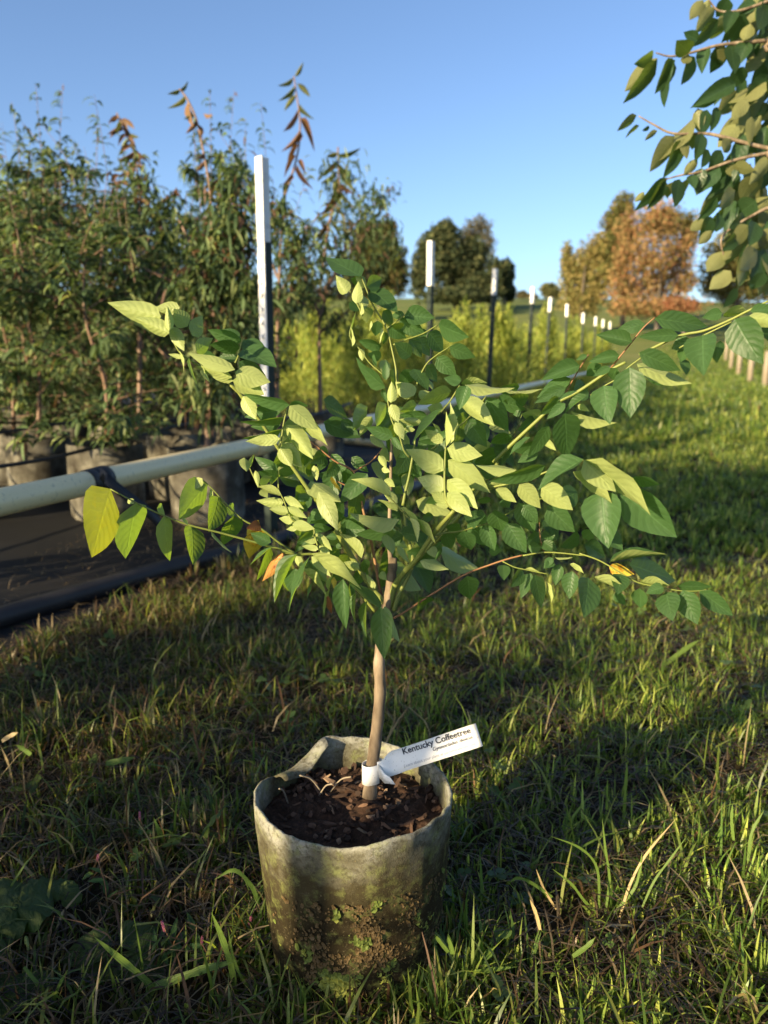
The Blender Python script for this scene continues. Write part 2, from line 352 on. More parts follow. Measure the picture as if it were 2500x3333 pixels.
# ------------------------------------------------------------------ leaf clouds
def leaf_cloud(P0, DIR, L, W, tint, droop=.5, fold=.25, seed=1, mid=True):
    """narrow folded leaves, each 3 segments: base points, directions, lengths, widths, tints (arrays)"""
    r = np.random.default_rng(seed); n = len(P0); DIR = DIR/(np.linalg.norm(DIR, axis=1)[:, None]+1e-9)
    up = r.normal(size=(n, 3))*.5+np.array([0, 0, 1.0]); S = np.cross(DIR, up); S /= np.linalg.norm(S, axis=1)[:, None]+1e-9
    N = np.cross(S, DIR); L = L[:, None]; W = W[:, None]; dn = np.array([0, 0, -1.0])
    p1 = P0+DIR*L*.38+dn*L*.05*droop; p2 = P0+DIR*L*.72+dn*L*.25*droop; p3 = P0+DIR*L*.96+dn*L*.6*droop
    V = np.stack([P0, p1-S*W*.5+N*W*fold, p1, p1+S*W*.5+N*W*fold, p2-S*W*.4+N*W*fold, p2, p2+S*W*.4+N*W*fold, p3], 1).reshape(-1, 3)
    b = (np.arange(n)*8)[:, None]
    F = np.concatenate([b+np.array([[0, 2, 1]]), b+np.array([[0, 3, 2]]), b+np.array([[1, 2, 5]]), b+np.array([[1, 5, 4]]), b+np.array([[2, 3, 6]]), b+np.array([[2, 6, 5]]), b+np.array([[4, 5, 7]]), b+np.array([[5, 6, 7]])])
    return V, F, np.repeat(tint, 8, 0)
def tints(n, cols, probs, seed=0, var=.35):
    r = np.random.default_rng(seed); c = np.array(cols)[r.choice(len(cols), n, p=np.array(probs)/sum(probs))]
    return c*(1-var+2*var*r.random((n, 1)))
# nursery trees: trunk and limbs, crown of narrow leaves
NG = [(.050, .085, .036), (.095, .145, .058), (.18, .22, .085), (.14, .08, .055)]
def make_nursery(seed, H, dens=1.0, low=.05, spread=.36):
    r = np.random.default_rng(seed); parts = []; P0, DR = [], []
    trunk = spline([(0, 0, 0), (r.normal()*.02, r.normal()*.02, H*.33), (r.normal()*.04, r.normal()*.04, H*.66), (r.normal()*.06, r.normal()*.06, H)], 5)
    parts.append(tube_geo(trunk, np.linspace(.013, .003, len(trunk)), 6))
    nl = int(36*dens)
    for i in range(nl):
        f = r.random(); z = low+(H-low)*f*.98; k = np.interp(z, trunk[:, 2], np.arange(len(trunk))); b = trunk[int(k)]+(trunk[min(int(k)+1, len(trunk)-1)]-trunk[int(k)])*(k-int(k))
        a = r.random()*2*math.pi; ln = (.22+.34*r.random())*(1.15-.6*f); e = np.array([math.cos(a)*spread/.36, math.sin(a)*spread/.36, -.05+1.1*r.random()*(.5+f)]); e /= np.linalg.norm(e)
        lp = spline([b, b+e*ln*.5+np.array([0, 0, .02]), b+e*ln*np.array([1, 1, .85])], 4)
        parts.append(tube_geo(lp, np.linspace(.0055, .0015, len(lp)), 4, False))
        m = int(r.integers(26, 44)*dens**.5)
        tt = r.random(m)**.8
        q = np.stack([np.interp(tt*(len(lp)-1), np.arange(len(lp)), lp[:, c]) for c in range(3)], 1)
        dd = r.normal(size=(m, 3))*.75+e+np.array([0, 0, -.15]); P0.append(q); DR.append(dd)
        # fine side twigs
        for _ in range(3):
            q0 = lp[r.integers(2, len(lp))]; d2 = r.normal(size=3); d2[2] = abs(d2[2])*.6; d2 /= np.linalg.norm(d2); l2 = .08+.16*r.random()
            parts.append(tube_geo([q0, q0+d2*l2*.6, q0+d2*l2], [.0022, .0018, .001], 3, False))
            m2 = 14; tt = r.random(m2); P0.append(q0+d2*l2*tt[:, None]); DR.append(r.normal(size=(m2, 3))*.7+d2)
    for _ in range(9):                                    # upright shoots that break the outline
        b = np.array([r.normal()*.16, r.normal()*.16, H*(.72+.2*r.random())]); ln = .2+.36*r.random(); e = np.array([r.normal()*.18, r.normal()*.18, 1.0]); lp = spline([b, b+e*ln*.5, b+e*ln+np.array([r.normal()*.03, r.normal()*.03, 0])], 4)
        parts.append(tube_geo(lp, np.linspace(.003, .001, len(lp)), 4, False)); m = 26; tt = r.random(m); q = np.stack([np.interp(tt*(len(lp)-1), np.arange(len(lp)), lp[:, c]) for c in range(3)], 1)
        d = r.normal(size=(m, 3)); d[:, 2] = .35; P0.append(q); DR.append(d)
    P0 = np.vstack(P0); DR = np.vstack(DR); n = len(P0)
    V, F, T = leaf_cloud(P0, DR, .05+.04*r.random(n), .013+.010*r.random(n), tints(n, NG, [.42, .36, .18, .04], seed), .9, .22, seed)
    tv, tf = join(parts)
    return mesh('trunk', tv, tf, M['twig'], True), mesh('crown', V, F, M['crown'], False, None, T)
NV = [make_nursery(11, 1.30, .78), make_nursery(12, 1.42, .8), make_nursery(13, 1.50, .75), make_nursery(14, 1.22, .85), make_nursery(15, 1.38, .7)]
# grow bags of the nursery block
def make_bag(seed, R=.18, H=.36):
    r = random.Random(seed); nA, V, F = 28, [], []
    prof = [(0, .93, 0), (.04, .98, .0), (.3, 1.0, .4), (.7, 1.0, .7), (1, 1.0, 1), (1.005, .975, 1), (.93, .965, 1), (.86, .94, .9)]
    for (z, k, wv) in prof:
        for a in range(nA):
            th = a*2*math.pi/nA; q = 1+.045*noise.noise((math.cos(th)*1.3+seed, math.sin(th)*1.3, z*1.5))+.02*noise.noise((math.cos(th)*4, math.sin(th)*4+seed, z*4))
            hz = z*H + wv*.018*noise.noise((math.cos(th)*1.1, math.sin(th)*1.1, seed*3.3))
            V.append((math.cos(th)*R*k*q, math.sin(th)*R*k*q, hz))
    n = len(prof)
    for i in range(n-1):
        for a in range(nA): F.append((i*nA+a, i*nA+(a+1) % nA, (i+1)*nA+(a+1) % nA, (i+1)*nA+a))
    wall = mesh('bag_wall', V, F, M['felt2'], True)
    V2, F2 = [], []
    rr = [0, .35, .7, .955]
    for k in rr:
        for a in range(nA): 
            th = a*2*math.pi/nA; x, y = math.cos(th)*R*k, math.sin(th)*R*k
            V2.append((x, y, H*.88+.012*noise.noise((x*20, y*20, seed))))
    for i in range(3):
        for a in range(nA): F2.append((i*nA+a, (i+1)*nA+a, (i+1)*nA+(a+1) % nA, i*nA+(a+1) % nA))
    return wall, mesh('soil', V2, F2, M['soil'], True)
BV = [make_bag(k) for k in range(4)]
B0 = np.array([-1.386, 3.95]); bag_n = 0
front_lab = {0: 'cream felt grow bag with open rim, just behind the strap of the pipe'}
bags = []
for row in range(6):
    for k in range(-4, 12):
        s_ = k*.63 + (row % 2)*.3; p = B0+RD*s_+RP*(row*.66+(.05*math.sin(k*3+row)))
        px = 829.5+1700*p[0]/(p[1]*.98)
        if p[1] < 1.9 or px > (600 if row == 0 else 545): continue
        if px < -200: continue
        if p[1] < 3.0 or p[1] > 7.8 or (row == 0 and k < 0): continue
        bags.append((row, k, p[0]+random.uniform(-.03, .03), p[1]+random.uniform(-.03, .03), px))
for i, (row, k, x, y, px) in enumerate(bags):
    first = row == 0
    if first and k == 0: lab, g = 'cream felt grow bag with open rim, just behind the strap of the pipe', None
    elif first and k == 1: lab, g = 'grey felt grow bag seen beneath the cream pipe, above the hanging leaves', None
    elif first: lab, g = 'pale felt grow bag of the front row behind the cream pipe', 'front row of felt grow bags'
    else: lab, g = 'shaded felt grow bag standing under the dense nursery trees', 'felt grow bags of the back rows'
    t = thing('grow_bag', lab, 'grow bag', (x, y, .008), random.uniform(0, 6), g); sc_ = random.uniform(.95, 1.06); t.scale = (sc_, sc_, random.uniform(.95, 1.05)*sc_)
    wv, sv = BV[i % 4]; obj('bag_wall', wv, t); obj('soil', sv, t)
    if first and px > 380: continue                       # these stand without the common trees
    vi = (i*7+row) % 5; tr, cr = NV[vi]; sc_ = (.51+(765-random.uniform(375, 545)-(15 if px > 250 else 0))/1700*y*1.0)/(1.30, 1.42, 1.50, 1.22, 1.38)[vi]; sc_ = min(1.5, max(.6, sc_))
    if first: lab, g = 'bushy young nursery tree with narrow leaves in the front row of bags', 'nursery trees of the front row'
    else: lab, g = 'narrow-leaved nursery tree in the dense rows behind the pipe', 'nursery trees of the back rows'
    t = thing('nursery_tree', lab, 'tree', (x, y, .30), random.uniform(0, 6), g); t.scale = (1.1, 1.1, sc_)
    obj('trunk', tr, t); obj('crown', cr, t)
# unseen nursery trees added left of the frame to dapple lawn and lane
for i, (x, y, sc_, lab) in enumerate(((-2.45, -.02, 1.15, 'nursery tree at the near end of the front row'), (-2.95, .85, 1.2, 'nursery tree next to the near end of the rows'), (-3.6, .1, 1.3, 'nursery tree in the outer row left of the picture'), (-2.55, 1.75, 1.1, 'nursery tree of the front row just left of the picture'))):
    t = thing('grow_bag', 'unseen felt grow bag added under the '+lab, 'grow bag', (x, y, .008)); obj('bag_wall', BV[i][0], t); obj('soil', BV[i][1], t)
    t = thing('nursery_tree', lab+', outside the frame, added for its shade', 'tree', (x, y, .30), i*1.3); t.scale = (1.0, 1.0, sc_); obj('trunk', NV[i][0], t); obj('crown', NV[i][1], t)
for i, (x, y, sc_) in enumerate(((-1.42, .28, .42), (-1.62, -.05, .5), (-1.2, -.12, .34))):  # unseen low foliage added by the pipe to shade the near lawn
    t = thing('added_shade_weeds', ('leafy weed clump', 'tall leafy weed clump', 'short leafy weed clump')[i]+' added unseen left of the picture to shade the lawn', 'plant', (x, y, -.03), i*2.0); t.scale = (.8, .8, sc_*1.15); obj('stem', NV[i+1][0], t); obj('foliage', NV[i+1][1], t)
# unseen tree added behind the camera, its high narrow crown shaped to dapple the lane
t = thing('added_shade_tree', 'tall leafy tree added unseen behind the camera to shade the lane', 'tree', (-9.63, -6.35, 0)); r = np.random.default_rng(77); P0, DR, parts = [], [], [tube_geo(spline([(0, 0, -.2), (.1, 0, 2.2), (0, .1, 4.6), (.05, 0, 7.6)], 5), np.linspace(.14, .03, 16), 10)]
for j in range(24):
    a = r.random()*6.28; z = 4.4+3.2*r.random(); rr = .5*r.random()**.5; c = np.array([math.cos(a)*rr, math.sin(a)*rr, z]); m = 330
    parts.append(tube_geo(spline([(0, 0, z*.7), c*np.array([.5, .5, .85]), c], 4), np.linspace(.04, .012, 9), 5, False)); P0.append(c+r.normal(size=(m, 3))*.15); DR.append(r.normal(size=(m, 3))+np.array([0, 0, -.4]))
P0 = np.vstack(P0); DR = np.vstack(DR); n = len(P0); V, F, T = leaf_cloud(P0, DR, .10+.06*r.random(n), .05+.03*r.random(n), tints(n, NG, [.5, .4, .1, .0], 5), .4, .2, 5)
tv, tf = join(parts); obj('trunk', mesh('trunk', tv, tf, M['bark'], True), t); obj('crown', mesh('crown', V, F, M['crown'], False, None, T), t)
# thin black drip lines over the bags
for row in (0, 1, 2):
    pts = [np.append(B0+RD*s_+RP*(row*.66-.12), .40+.035*math.sin(s_*2.3+row)) for s_ in np.arange(-2.6, 3.4, .5)]
    V, F = tube_geo(spline(pts, 4)-pts[0], .009, 7)
    tag(obj('drip_line', mesh('drip_line', V, F, M['poly'], True), None, pts[0]), ['black drip tube over the front row of bags', 'black drip tube over the second row of bags', 'black drip tube over the third row of bags'][row], 'tube', 'drip tubes over the bags')

# the odd trees that stand out of the mass: shoots drawn one by one, their leaves singly
M['shootleaf'] = leaf_material('drooping shoot leaf', (.06, .075, .022), (.12, .13, .04), (.24, .26, .04), var=.5, tr=.3)
M['shootleaf_r'] = leaf_material('reddening shoot leaf', (.12, .06, .03), (.17, .10, .05), (.30, .16, .04), var=.4, tr=.3)
def leaf_mesh(name, fold, bend, wave, seed, mat, slim=1.0, n=7, tipp=1.0):
    V, UV, F = [], [], []; r = random.Random(seed); ph = r.random()*6
    for i in range(n+1):
        t = i/n; hw = .5*(t**.6*(1-t)**1.1/.3315*.95+.05*math.sin(math.pi*t)) *slim
        if i == n: hw = .004
        for j, q in enumerate((-1, -.55, 0, .55, 1)):
            y = q*hw; z = fold*abs(y)-bend*t*t+wave*math.sin(t*9+ph+q*2)*abs(q)*hw
            if i == 0: y = q*.02
            V.append((t, y, z)); UV.append((t, .5+q*.5*(hw*2 if False else 1)))
    for i in range(n):
        for j in range(4): F.append((i*5+j, (i+1)*5+j, (i+1)*5+j+1, i*5+j+1))
    return mesh(name, V, F, mat, True, UV)
# every leaf that is drawn singly: base pixel, tip pixel, apparent width -> a real leaf at its own depth
def rel(parent_loc, m): return Matrix.Translation(-Vector(parent_loc)) @ m
def place_leaf(parent, ploc, b, tip, wreal, n_hint_r, lit, underside, me, name='leaflet', lit_pick=True):
    a = (tip-b); L = a.length; a = a/L; v = (Vector((0, 0, CAMH))-b).normalized()
    n0 = v-a*a.dot(v); n0.normalize(); sdir = a.cross(n0)
    c1 = n0*math.cos(n_hint_r)+sdir*math.sin(n_hint_r); c2 = n0*math.cos(n_hint_r)-sdir*math.sin(n_hint_r)
    n = (c1 if c1.dot(TO_SUN) > c2.dot(TO_SUN) else c2) if lit else (c1 if c1.dot(TO_SUN) < c2.dot(TO_SUN) else c2)
    if underside: n = -n
    y = n.cross(a)
    m = Matrix(((a.x*L, y.x*wreal, n.x*L, b.x), (a.y*L, y.y*wreal, n.y*L, b.y), (a.z*L, y.z*wreal, n.z*L, b.z), (0, 0, 0, 1)))
    o = bpy.data.objects.new(name, me); C.objects.link(o); o.parent = parent; o.matrix_local = rel(ploc, m); LM[o.name] = rel(ploc, m); return o
LM = {}
CODE = {  # roll, lit, underside, material, fold/bend variants
 'U': (8, True, True, 'leaf'), 'u': (34, False, True, 'leaf'), 'T': (12, True, False, 'leaf'), 't': (42, False, False, 'leaf'),
 'B': (58, False, True, 'leaf'), 'b': (52, False, False, 'leaf'), 'Q': (56, False, True, 'leaf_yg'), 'Y': (30, False, True, 'leaf_y'), 'O': (20, True, True, 'leaf_or'), 'N': (20, True, False, 'leaf_br')}
LV = {}
def leaf_var(mat, k):
    if (mat, k) not in LV:
        f, bd, wv = [(.16, .06, .04), (.30, .10, .05), (.08, .14, .06), (.42, .05, .03), (.2, -.05, .06), (.12, .2, .08), (.06, .02, .03)][k]
        LV[(mat, k)] = leaf_mesh('leaflet', f, bd, wv, k, M[mat])
    return LV[(mat, k)]
lcount = [0]
def leaves(parent, ploc, crop, z, rows, name='leaflet', matmap=None):
    x0, y0, k = crop; r = random.Random(len(rows)*31+int(x0))
    for row in rows:
        bx, by, tx, ty, wd, code = row[:6]; dz = row[6] if len(row) > 6 else 0.0
        zz = (z(x0+bx*k, y0+by*k) if callable(z) else z)+dz+r.uniform(-.012, .012)
        roll, lit, und, mat = CODE[code]
        if matmap: mat = matmap.get(mat, mat)
        tx, ty = bx+(tx-bx)*1.05, by+(ty-by)*1.05; Lp = math.hypot(tx-bx, ty-by)*k*zz/FPX; wp = wd*k*zz/FPX
        rl = math.radians(roll+r.uniform(-5, 7)); W = wp/math.cos(rl)
        if W > .74*Lp and roll > 30: rl = max(math.radians(12), math.acos(min(1, wp/(.74*Lp)))) if wp < .74*Lp else .2; W = wp/math.cos(rl)
        need = Lp*.50
        if W < need*.62:                                  # seen near edge-on
            rl = min(math.radians(80), math.acos(max(.17, min(1, wp/need)))); W = need
        W = min(W, wp*1.9)*1.08
        Lt = max(Lp, W/.68); d = math.sqrt(max(0, Lt*Lt-Lp*Lp))*(-1 if r.random() < .6 else 1)+r.uniform(-.12, .12)*Lp
        b = P(x0+bx*k, y0+by*k, zz); tip = P(x0+tx*k, y0+ty*k, zz+d)
        place_leaf(parent, ploc, b, tip, W, rl, lit, und, leaf_var(mat, r.choice((0, 6)) if roll > 30 else r.randrange(6)), name); lcount[0] += 1
def stalk(parent, ploc, crop, pts, z, rad, mat, name='leaf_stalk', n=5):
    """pts: crop pixels (optionally with own depth); rad: (start, end) in metres"""
    x0, y0, k = crop; W = []
    for q in pts:
        sx, sy = x0+q[0]*k, y0+q[1]*k; zz = q[2] if len(q) > 2 else (z(sx, sy) if callable(z) else z); W.append(P(sx, sy, zz)-Vector(ploc))
    path = spline(W, n); V, F = tube_geo(path, np.linspace(rad[0], rad[1], len(path)), 8)
    return obj(name, mesh(name, V, F, M[mat], True), parent)
S5, S6, S8 = 500/1659, 600/1659, 800/1659
K1, K2, K3, K4, K5 = (1000, 800, S5), (1200, 1200, S5), (750, 1250, S5), (700, 1650, S6), (1400, 1450, S5)
K6, K7, K8 = (1700, 1700, 700/1659), (1600, 1150, S5), (350, 950, S6)
KA, KB, KC, KD, KE, KR, KT = (200, 800, S8), (900, 800, S8), (1600, 950, 900/1659), (200, 1500, S8), (900, 1400, S8), (1900, 950, S6), (1900, 0, 600/1327)
DISP = (0, 0, 2500/1659)

# ------------------------------------------------------------------ shoots and stand-out nursery trees
BAGL = ['felt grow bag holding the leaning tree with the reddish trunk', 'felt grow bag behind the near white post', 'felt grow bag holding the tree with curled reddish leaves', 'dark felt grow bag under the crooked loose tree']
def shoot_tree(name, label, base_px, z, trunk_px, limbs, shoots, extra=None):
    b = D(base_px[0], base_px[1], z); b.z = .30; gb = thing('grow_bag', BAGL.pop(0), 'grow bag', (b.x, b.y, .006)); obj('bag_wall', BV[1][0], gb); obj('soil', BV[1][1], gb); t = thing(name, label, 'tree', b)
    parts = []
    def px_path(pts, n=5): return spline([D(q[0], q[1], q[2] if len(q) > 2 else z)-b for q in pts], n)
    tp = px_path(trunk_px); tp = np.vstack([[0, 0, 0], tp]) if tp[0][2] > .05 else tp
    parts.append(tube_geo(tp, np.linspace(.02, .006, len(tp)), 7))
    P0, DR = [], []; r = np.random.default_rng(abs(hash(label)) % 1000 if False else len(label))
    for pts, r0 in limbs:
        lp = px_path(pts, 4); parts.append(tube_geo(lp, np.linspace(r0*1.25, r0*.5, len(lp)), 5, False))
        m = 60; tt = .25+.75*r.random(m); q = np.stack([np.interp(tt*(len(lp)-1), np.arange(len(lp)), lp[:, c]) for c in range(3)], 1)
        P0.append(q+r.normal(size=(m, 3))*.03); DR.append(r.normal(size=(m, 3))*.8+np.array([0, 0, -.1]))
    V, F = join(parts); obj('trunk', mesh('trunk', V, F, M['twig'], True), t)
    if extra:                                             # leafy clumps: px centre, radii, count
        for cx, cy, rx, ry, m in extra:
            q = r.normal(size=(m, 3))*.5; c = np.array(D(cx, cy, z)-b); sx = rx/1700*z; sy = ry/1700*z
            P0.append(c+q*np.array([sx, sx, sy])); DR.append(r.normal(size=(m, 3))*.8+np.array([0, 0, -.2]))
    if P0:
        P0 = np.vstack(P0); DR = np.vstack(DR); n = len(P0)
        V, F, T = leaf_cloud(P0, DR, .05+.04*r.random(n), .013+.008*r.random(n), tints(n, NG, [.4, .34, .16, .10], n), .9, .22, n)
        obj('crown', mesh('crown', V, F, M['crown'], False, None, T), t)
    for pts, lv, rad in shoots:
        sp = px_path(pts, 5); V, F = tube_geo(sp, np.linspace(rad*1.3, rad*.75, len(sp)), 6); so = obj('shoot', mesh('shoot', V, F, M['twig'], True), t)
        for (bx, by, tx, ty, wd, cd) in lv:
            rr = random.Random(bx*7+ty); bb = D(bx, by, z); tt_ = D(tx, ty, z+rr.uniform(-.03, .03)); W = wd/1700*z
            o = place_leaf(so, b, bb, tt_, W, math.radians(rr.uniform(5, 45)), rr.random() < .6, rr.random() < .5, SL[cd][rr.randrange(3)], 'leaf')
    return t
SL = {'g': [leaf_mesh('leaf', .4, q, .05, 3, M['shootleaf'], 1, 6) for q in (.12, .25, .18)], 'r': [leaf_mesh('leaf', .5, q, .08, 5, M['shootleaf_r'], 1, 6) for q in (.15, .28, .2)]}
def auto_leaves(path, n, ln, wd, seed, red=.4):
    r = random.Random(seed); q = np.array([p[:2] for p in path], float); out = []
    for i in range(n):
        f = (i+.5)/n*(len(q)-1); k = int(f); c = q[k]+(q[min(k+1, len(q)-1)]-q[k])*(f-k); sd = -1 if i % 2 else 1
        a = math.radians(r.uniform(20, 75)); l = ln*r.uniform(.75, 1.2); c = (int(c[0]), int(c[1]))
        out.append((c[0], c[1], c[0]+sd*math.cos(a)*l, c[1]+math.sin(a)*l, wd*r.uniform(.8, 1.2), 'r' if r.random() < red else 'g'))
    return out
sA = [(455, 640), (458, 560), (457, 470), (452, 400), (440, 330), (425, 260), (405, 215), (388, 192)]
sB = [(612, 430), (630, 380), (645, 320), (648, 260), (640, 200), (635, 165)]
sC = [(300, 480), (302, 420), (290, 330), (270, 280), (252, 244)]
shoot_tree('nursery_tree', 'leaning nursery tree with reddish trunk and one tall arching shoot', (448, 1060), 3.9, [(448, 1000), (452, 860), (447, 760), (455, 650)],
    [([(447, 600), (420, 545), (385, 470)], .012), ([(450, 650), (400, 620), (310, 580), (250, 560)], .010), ([(448, 640), (490, 560), (530, 470)], .009), ([(450, 700), (380, 720), (330, 690)], .009),
     ([(450, 690), (500, 660), (560, 620)], .010), ([(450, 740), (400, 790), (350, 760), (300, 700)], .012)],
    [(sA, [(440, 245, 462, 252, 9, 'r'), (408, 215, 415, 280, 11, 'r'), (400, 205, 368, 240, 12, 'g'), (388, 194, 365, 205, 10, 'g'), (388, 194, 410, 178, 10, 'g'), (425, 262, 402, 290, 10, 'r'), (415, 240, 398, 262, 9, 'g'), (441, 330, 424, 345, 10, 'r'), (444, 345, 425, 372, 9, 'r'), (452, 390, 470, 400, 9, 'r'), (430, 270, 434, 300, 10, 'r')]+auto_leaves([(455, 600), (456, 430)], 10, 30, 8, 4, .3), .006)],
    [(470, 560, 60, 70, 420), (420, 620, 60, 60, 380), (505, 500, 44, 60, 380), (500, 400, 35, 60, 190), (520, 620, 44, 70, 380), (470, 720, 70, 60, 380), (530, 740, 40, 60, 260), (450, 800, 60, 50, 260), (430, 860, 60, 36, 170), (470, 880, 50, 30, 120)])
shoot_tree('nursery_tree', 'nursery tree behind the near white post with a tall drooping shoot', (595, 1030), 5.1, [(595, 980), (598, 860), (600, 700), (605, 560), (612, 440)],
    [([(600, 640), (640, 580), (680, 520)], .008), ([(600, 600), (570, 520), (545, 430)], .008), ([(603, 560), (650, 520), (690, 460)], .007)],
    [(sB, [(637, 165, 657, 136, 9, 'g'), (634, 168, 600, 190, 11, 'g'), (636, 185, 605, 222, 11, 'g'), (642, 180, 672, 210, 12, 'g'), (640, 205, 612, 240, 11, 'g'), (645, 235, 612, 290, 12, 'r'), (648, 225, 672, 260, 11, 'g'), (650, 255, 680, 320, 14, 'r'), (648, 280, 615, 330, 11, 'r'), (646, 310, 618, 365, 11, 'r'), (640, 335, 612, 380, 10, 'r'), (645, 345, 660, 375, 10, 'r'), (632, 375, 612, 400, 10, 'r'), (642, 355, 668, 410, 10, 'r'), (622, 395, 612, 435, 10, 'g')], .006)],
    [(630, 520, 40, 60, 300), (600, 470, 30, 50, 220), (560, 430, 22, 50, 170), (650, 600, 34, 40, 200), (600, 650, 40, 60, 220), (590, 760, 40, 60, 200)])
shoot_tree('nursery_tree', 'nursery tree with curled reddish leaves along its pale leading stem', (300, 1060), 4.9, [(300, 1000), (302, 800), (300, 640), (300, 480)],
    [([(300, 600), (260, 520), (215, 430)], .008), ([(300, 560), (340, 480), (385, 420)], .008), ([(300, 700), (340, 640), (360, 560)], .008)],
    [(sC, auto_leaves(sC, 34, 34, 10, 9, .75)+auto_leaves([(290, 330), (260, 370), (240, 440)], 10, 30, 10, 12, .7), .006), ([(300, 470), (345, 440), (375, 420)], auto_leaves([(300, 470), (345, 440), (385, 400)], 10, 30, 9, 13, .7), .004)],
    [(300, 400, 46, 70, 200), (270, 470, 50, 60, 220), (350, 470, 50, 50, 200)])
sD = [(690, 640), (700, 560), (712, 480), (725, 430), (732, 400), (730, 318)]
shoot_tree('nursery_tree', 'tall loose nursery tree with crooked dark limb and broken pale tip', (692, 905), 6.2, [(692, 880), (690, 780), (690, 700), (692, 640)],
    [([(690, 690), (720, 600), (780, 520), (830, 440)], .012), ([(690, 680), (660, 600), (640, 540)], .010), ([(692, 640), (740, 560), (745, 480), (720, 430)], .012), ([(690, 720), (730, 690), (790, 640)], .010), ([(690, 650), (650, 650), (620, 690)], .010), ([(735, 520), (790, 460), (850, 400)], .006)],
    [(sD, [(728, 345, 690, 385, 12, 'g'), (730, 335, 782, 325, 12, 'g'), (728, 370, 692, 400, 12, 'g'), (732, 360, 770, 420, 12, 'g'), (725, 430, 690, 470, 12, 'r'), (728, 400, 760, 450, 11, 'g'), (715, 470, 680, 520, 11, 'r')]+auto_leaves(sD, 16, 36, 11, 21, .3), .010)],
    [(760, 500, 80, 70, 420), (800, 430, 50, 45, 160), (700, 560, 70, 60, 320), (770, 600, 70, 60, 300), (735, 380, 50, 50, 170), (660, 640, 50, 60, 220), (720, 690, 60, 40, 160), (830, 520, 40, 50, 130)])

# ------------------------------------------------------------------ bright saplings in the block behind the posts
def make_feather(seed, H=1.35):
    r = np.random.default_rng(seed); P0, DR, parts = [], [], []
    for j in range(7):
        a = r.random()*6.28; top = np.array([math.cos(a)*.16*r.random(), math.sin(a)*.16*r.random(), H*(.7+.35*r.random())]); st = spline([(0, 0, 0), top*np.array([.5, .5, .5])+r.normal(size=3)*.03, top], 4)
        parts.append(tube_geo(st, np.linspace(.008, .002, len(st)), 4, False))
        m = 260; tt = .10+.9*r.random(m)**.85; q = np.stack([np.interp(tt*(len(st)-1), np.arange(len(st)), st[:, c]) for c in range(3)], 1)
        sp = (.20*(1.05-tt))[:, None]; P0.append(q+r.normal(size=(m, 3))*sp*np.array([1, 1, .5])); DR.append(r.normal(size=(m, 3))*.5+np.array([0, 0, .8]))
    P0 = np.vstack(P0); DR = np.vstack(DR); n = len(P0); up = np.clip(P0[:, 2:3]/H, 0, 1)
    T = tints(n, [(.19, .25, .05), (.29, .34, .07), (.37, .38, .085)], [.4, .4, .2], seed, .3)
    V, F, T = leaf_cloud(P0, DR, .07+.06*r.random(n), .010+.008*r.random(n), T, .1, .2, seed)
    tv, tf = join(parts)
    return mesh('stem', tv, tf, M['stem_g'], True), mesh('foliage', V, F, M['crown'], False, None, T)
FV = [make_feather(30+k, h) for k, h in enumerate((1.25, 1.4, 1.15, 1.5))]
k = 0
for row in range(9):
    for j in range(16):
        p = np.array([1.35, 9.0])+RD*(j*.85+.3*(row % 2))+RP*(row*.95); p = p+rng.normal(size=2)*.1
        px = 829.5+1700*p[0]/(p[1]*.98)
        if px < 560 or p[1] > 24: continue
        sc_ = rng.uniform(.8, 1.12); t = thing('feathery_sapling', 'bright yellow-green feathery sapling in the block behind the post row', 'shrub', (p[0], p[1], float(terrain(p[0], p[1]))), rng.uniform(0, 6), 'bright feathery saplings behind the post row')
        t.scale = (sc_*1.15, sc_*1.15, sc_); st, fo = FV[k % 4]; obj('stem', st, t); obj('foliage', fo, t); k += 1
# little blocks of weeds between the pipe and the saplings (dark scrub on the cloth)
P0, DR = [], []
for c in range(60):
    p = np.array([-.55, 5.6])+RD*rng.uniform(0, 5)+RP*rng.uniform(.2, 4.2); m = 40
    P0.append(np.column_stack([p[0]+rng.normal(size=m)*.16, p[1]+rng.normal(size=m)*.16, np.abs(rng.normal(size=m))*.12+.01])); DR.append(rng.normal(size=(m, 3))+np.array([0, 0, .8]))
P0 = np.vstack(P0); DR = np.vstack(DR); n = len(P0)
V, F, T = leaf_cloud(P0, DR, .05+.05*rng.random(n), .012+.01*rng.random(n), tints(n, [(.05, .07, .02), (.10, .09, .04), (.16, .11, .06)], [.5, .3, .2], 4), .4, .2, 4)
o = obj('low_weeds', mesh('low_weeds', V, F, M['crown'], False, None, T), kind='stuff'); o['label'] = 'low brownish weeds on the cloth behind the pipe'

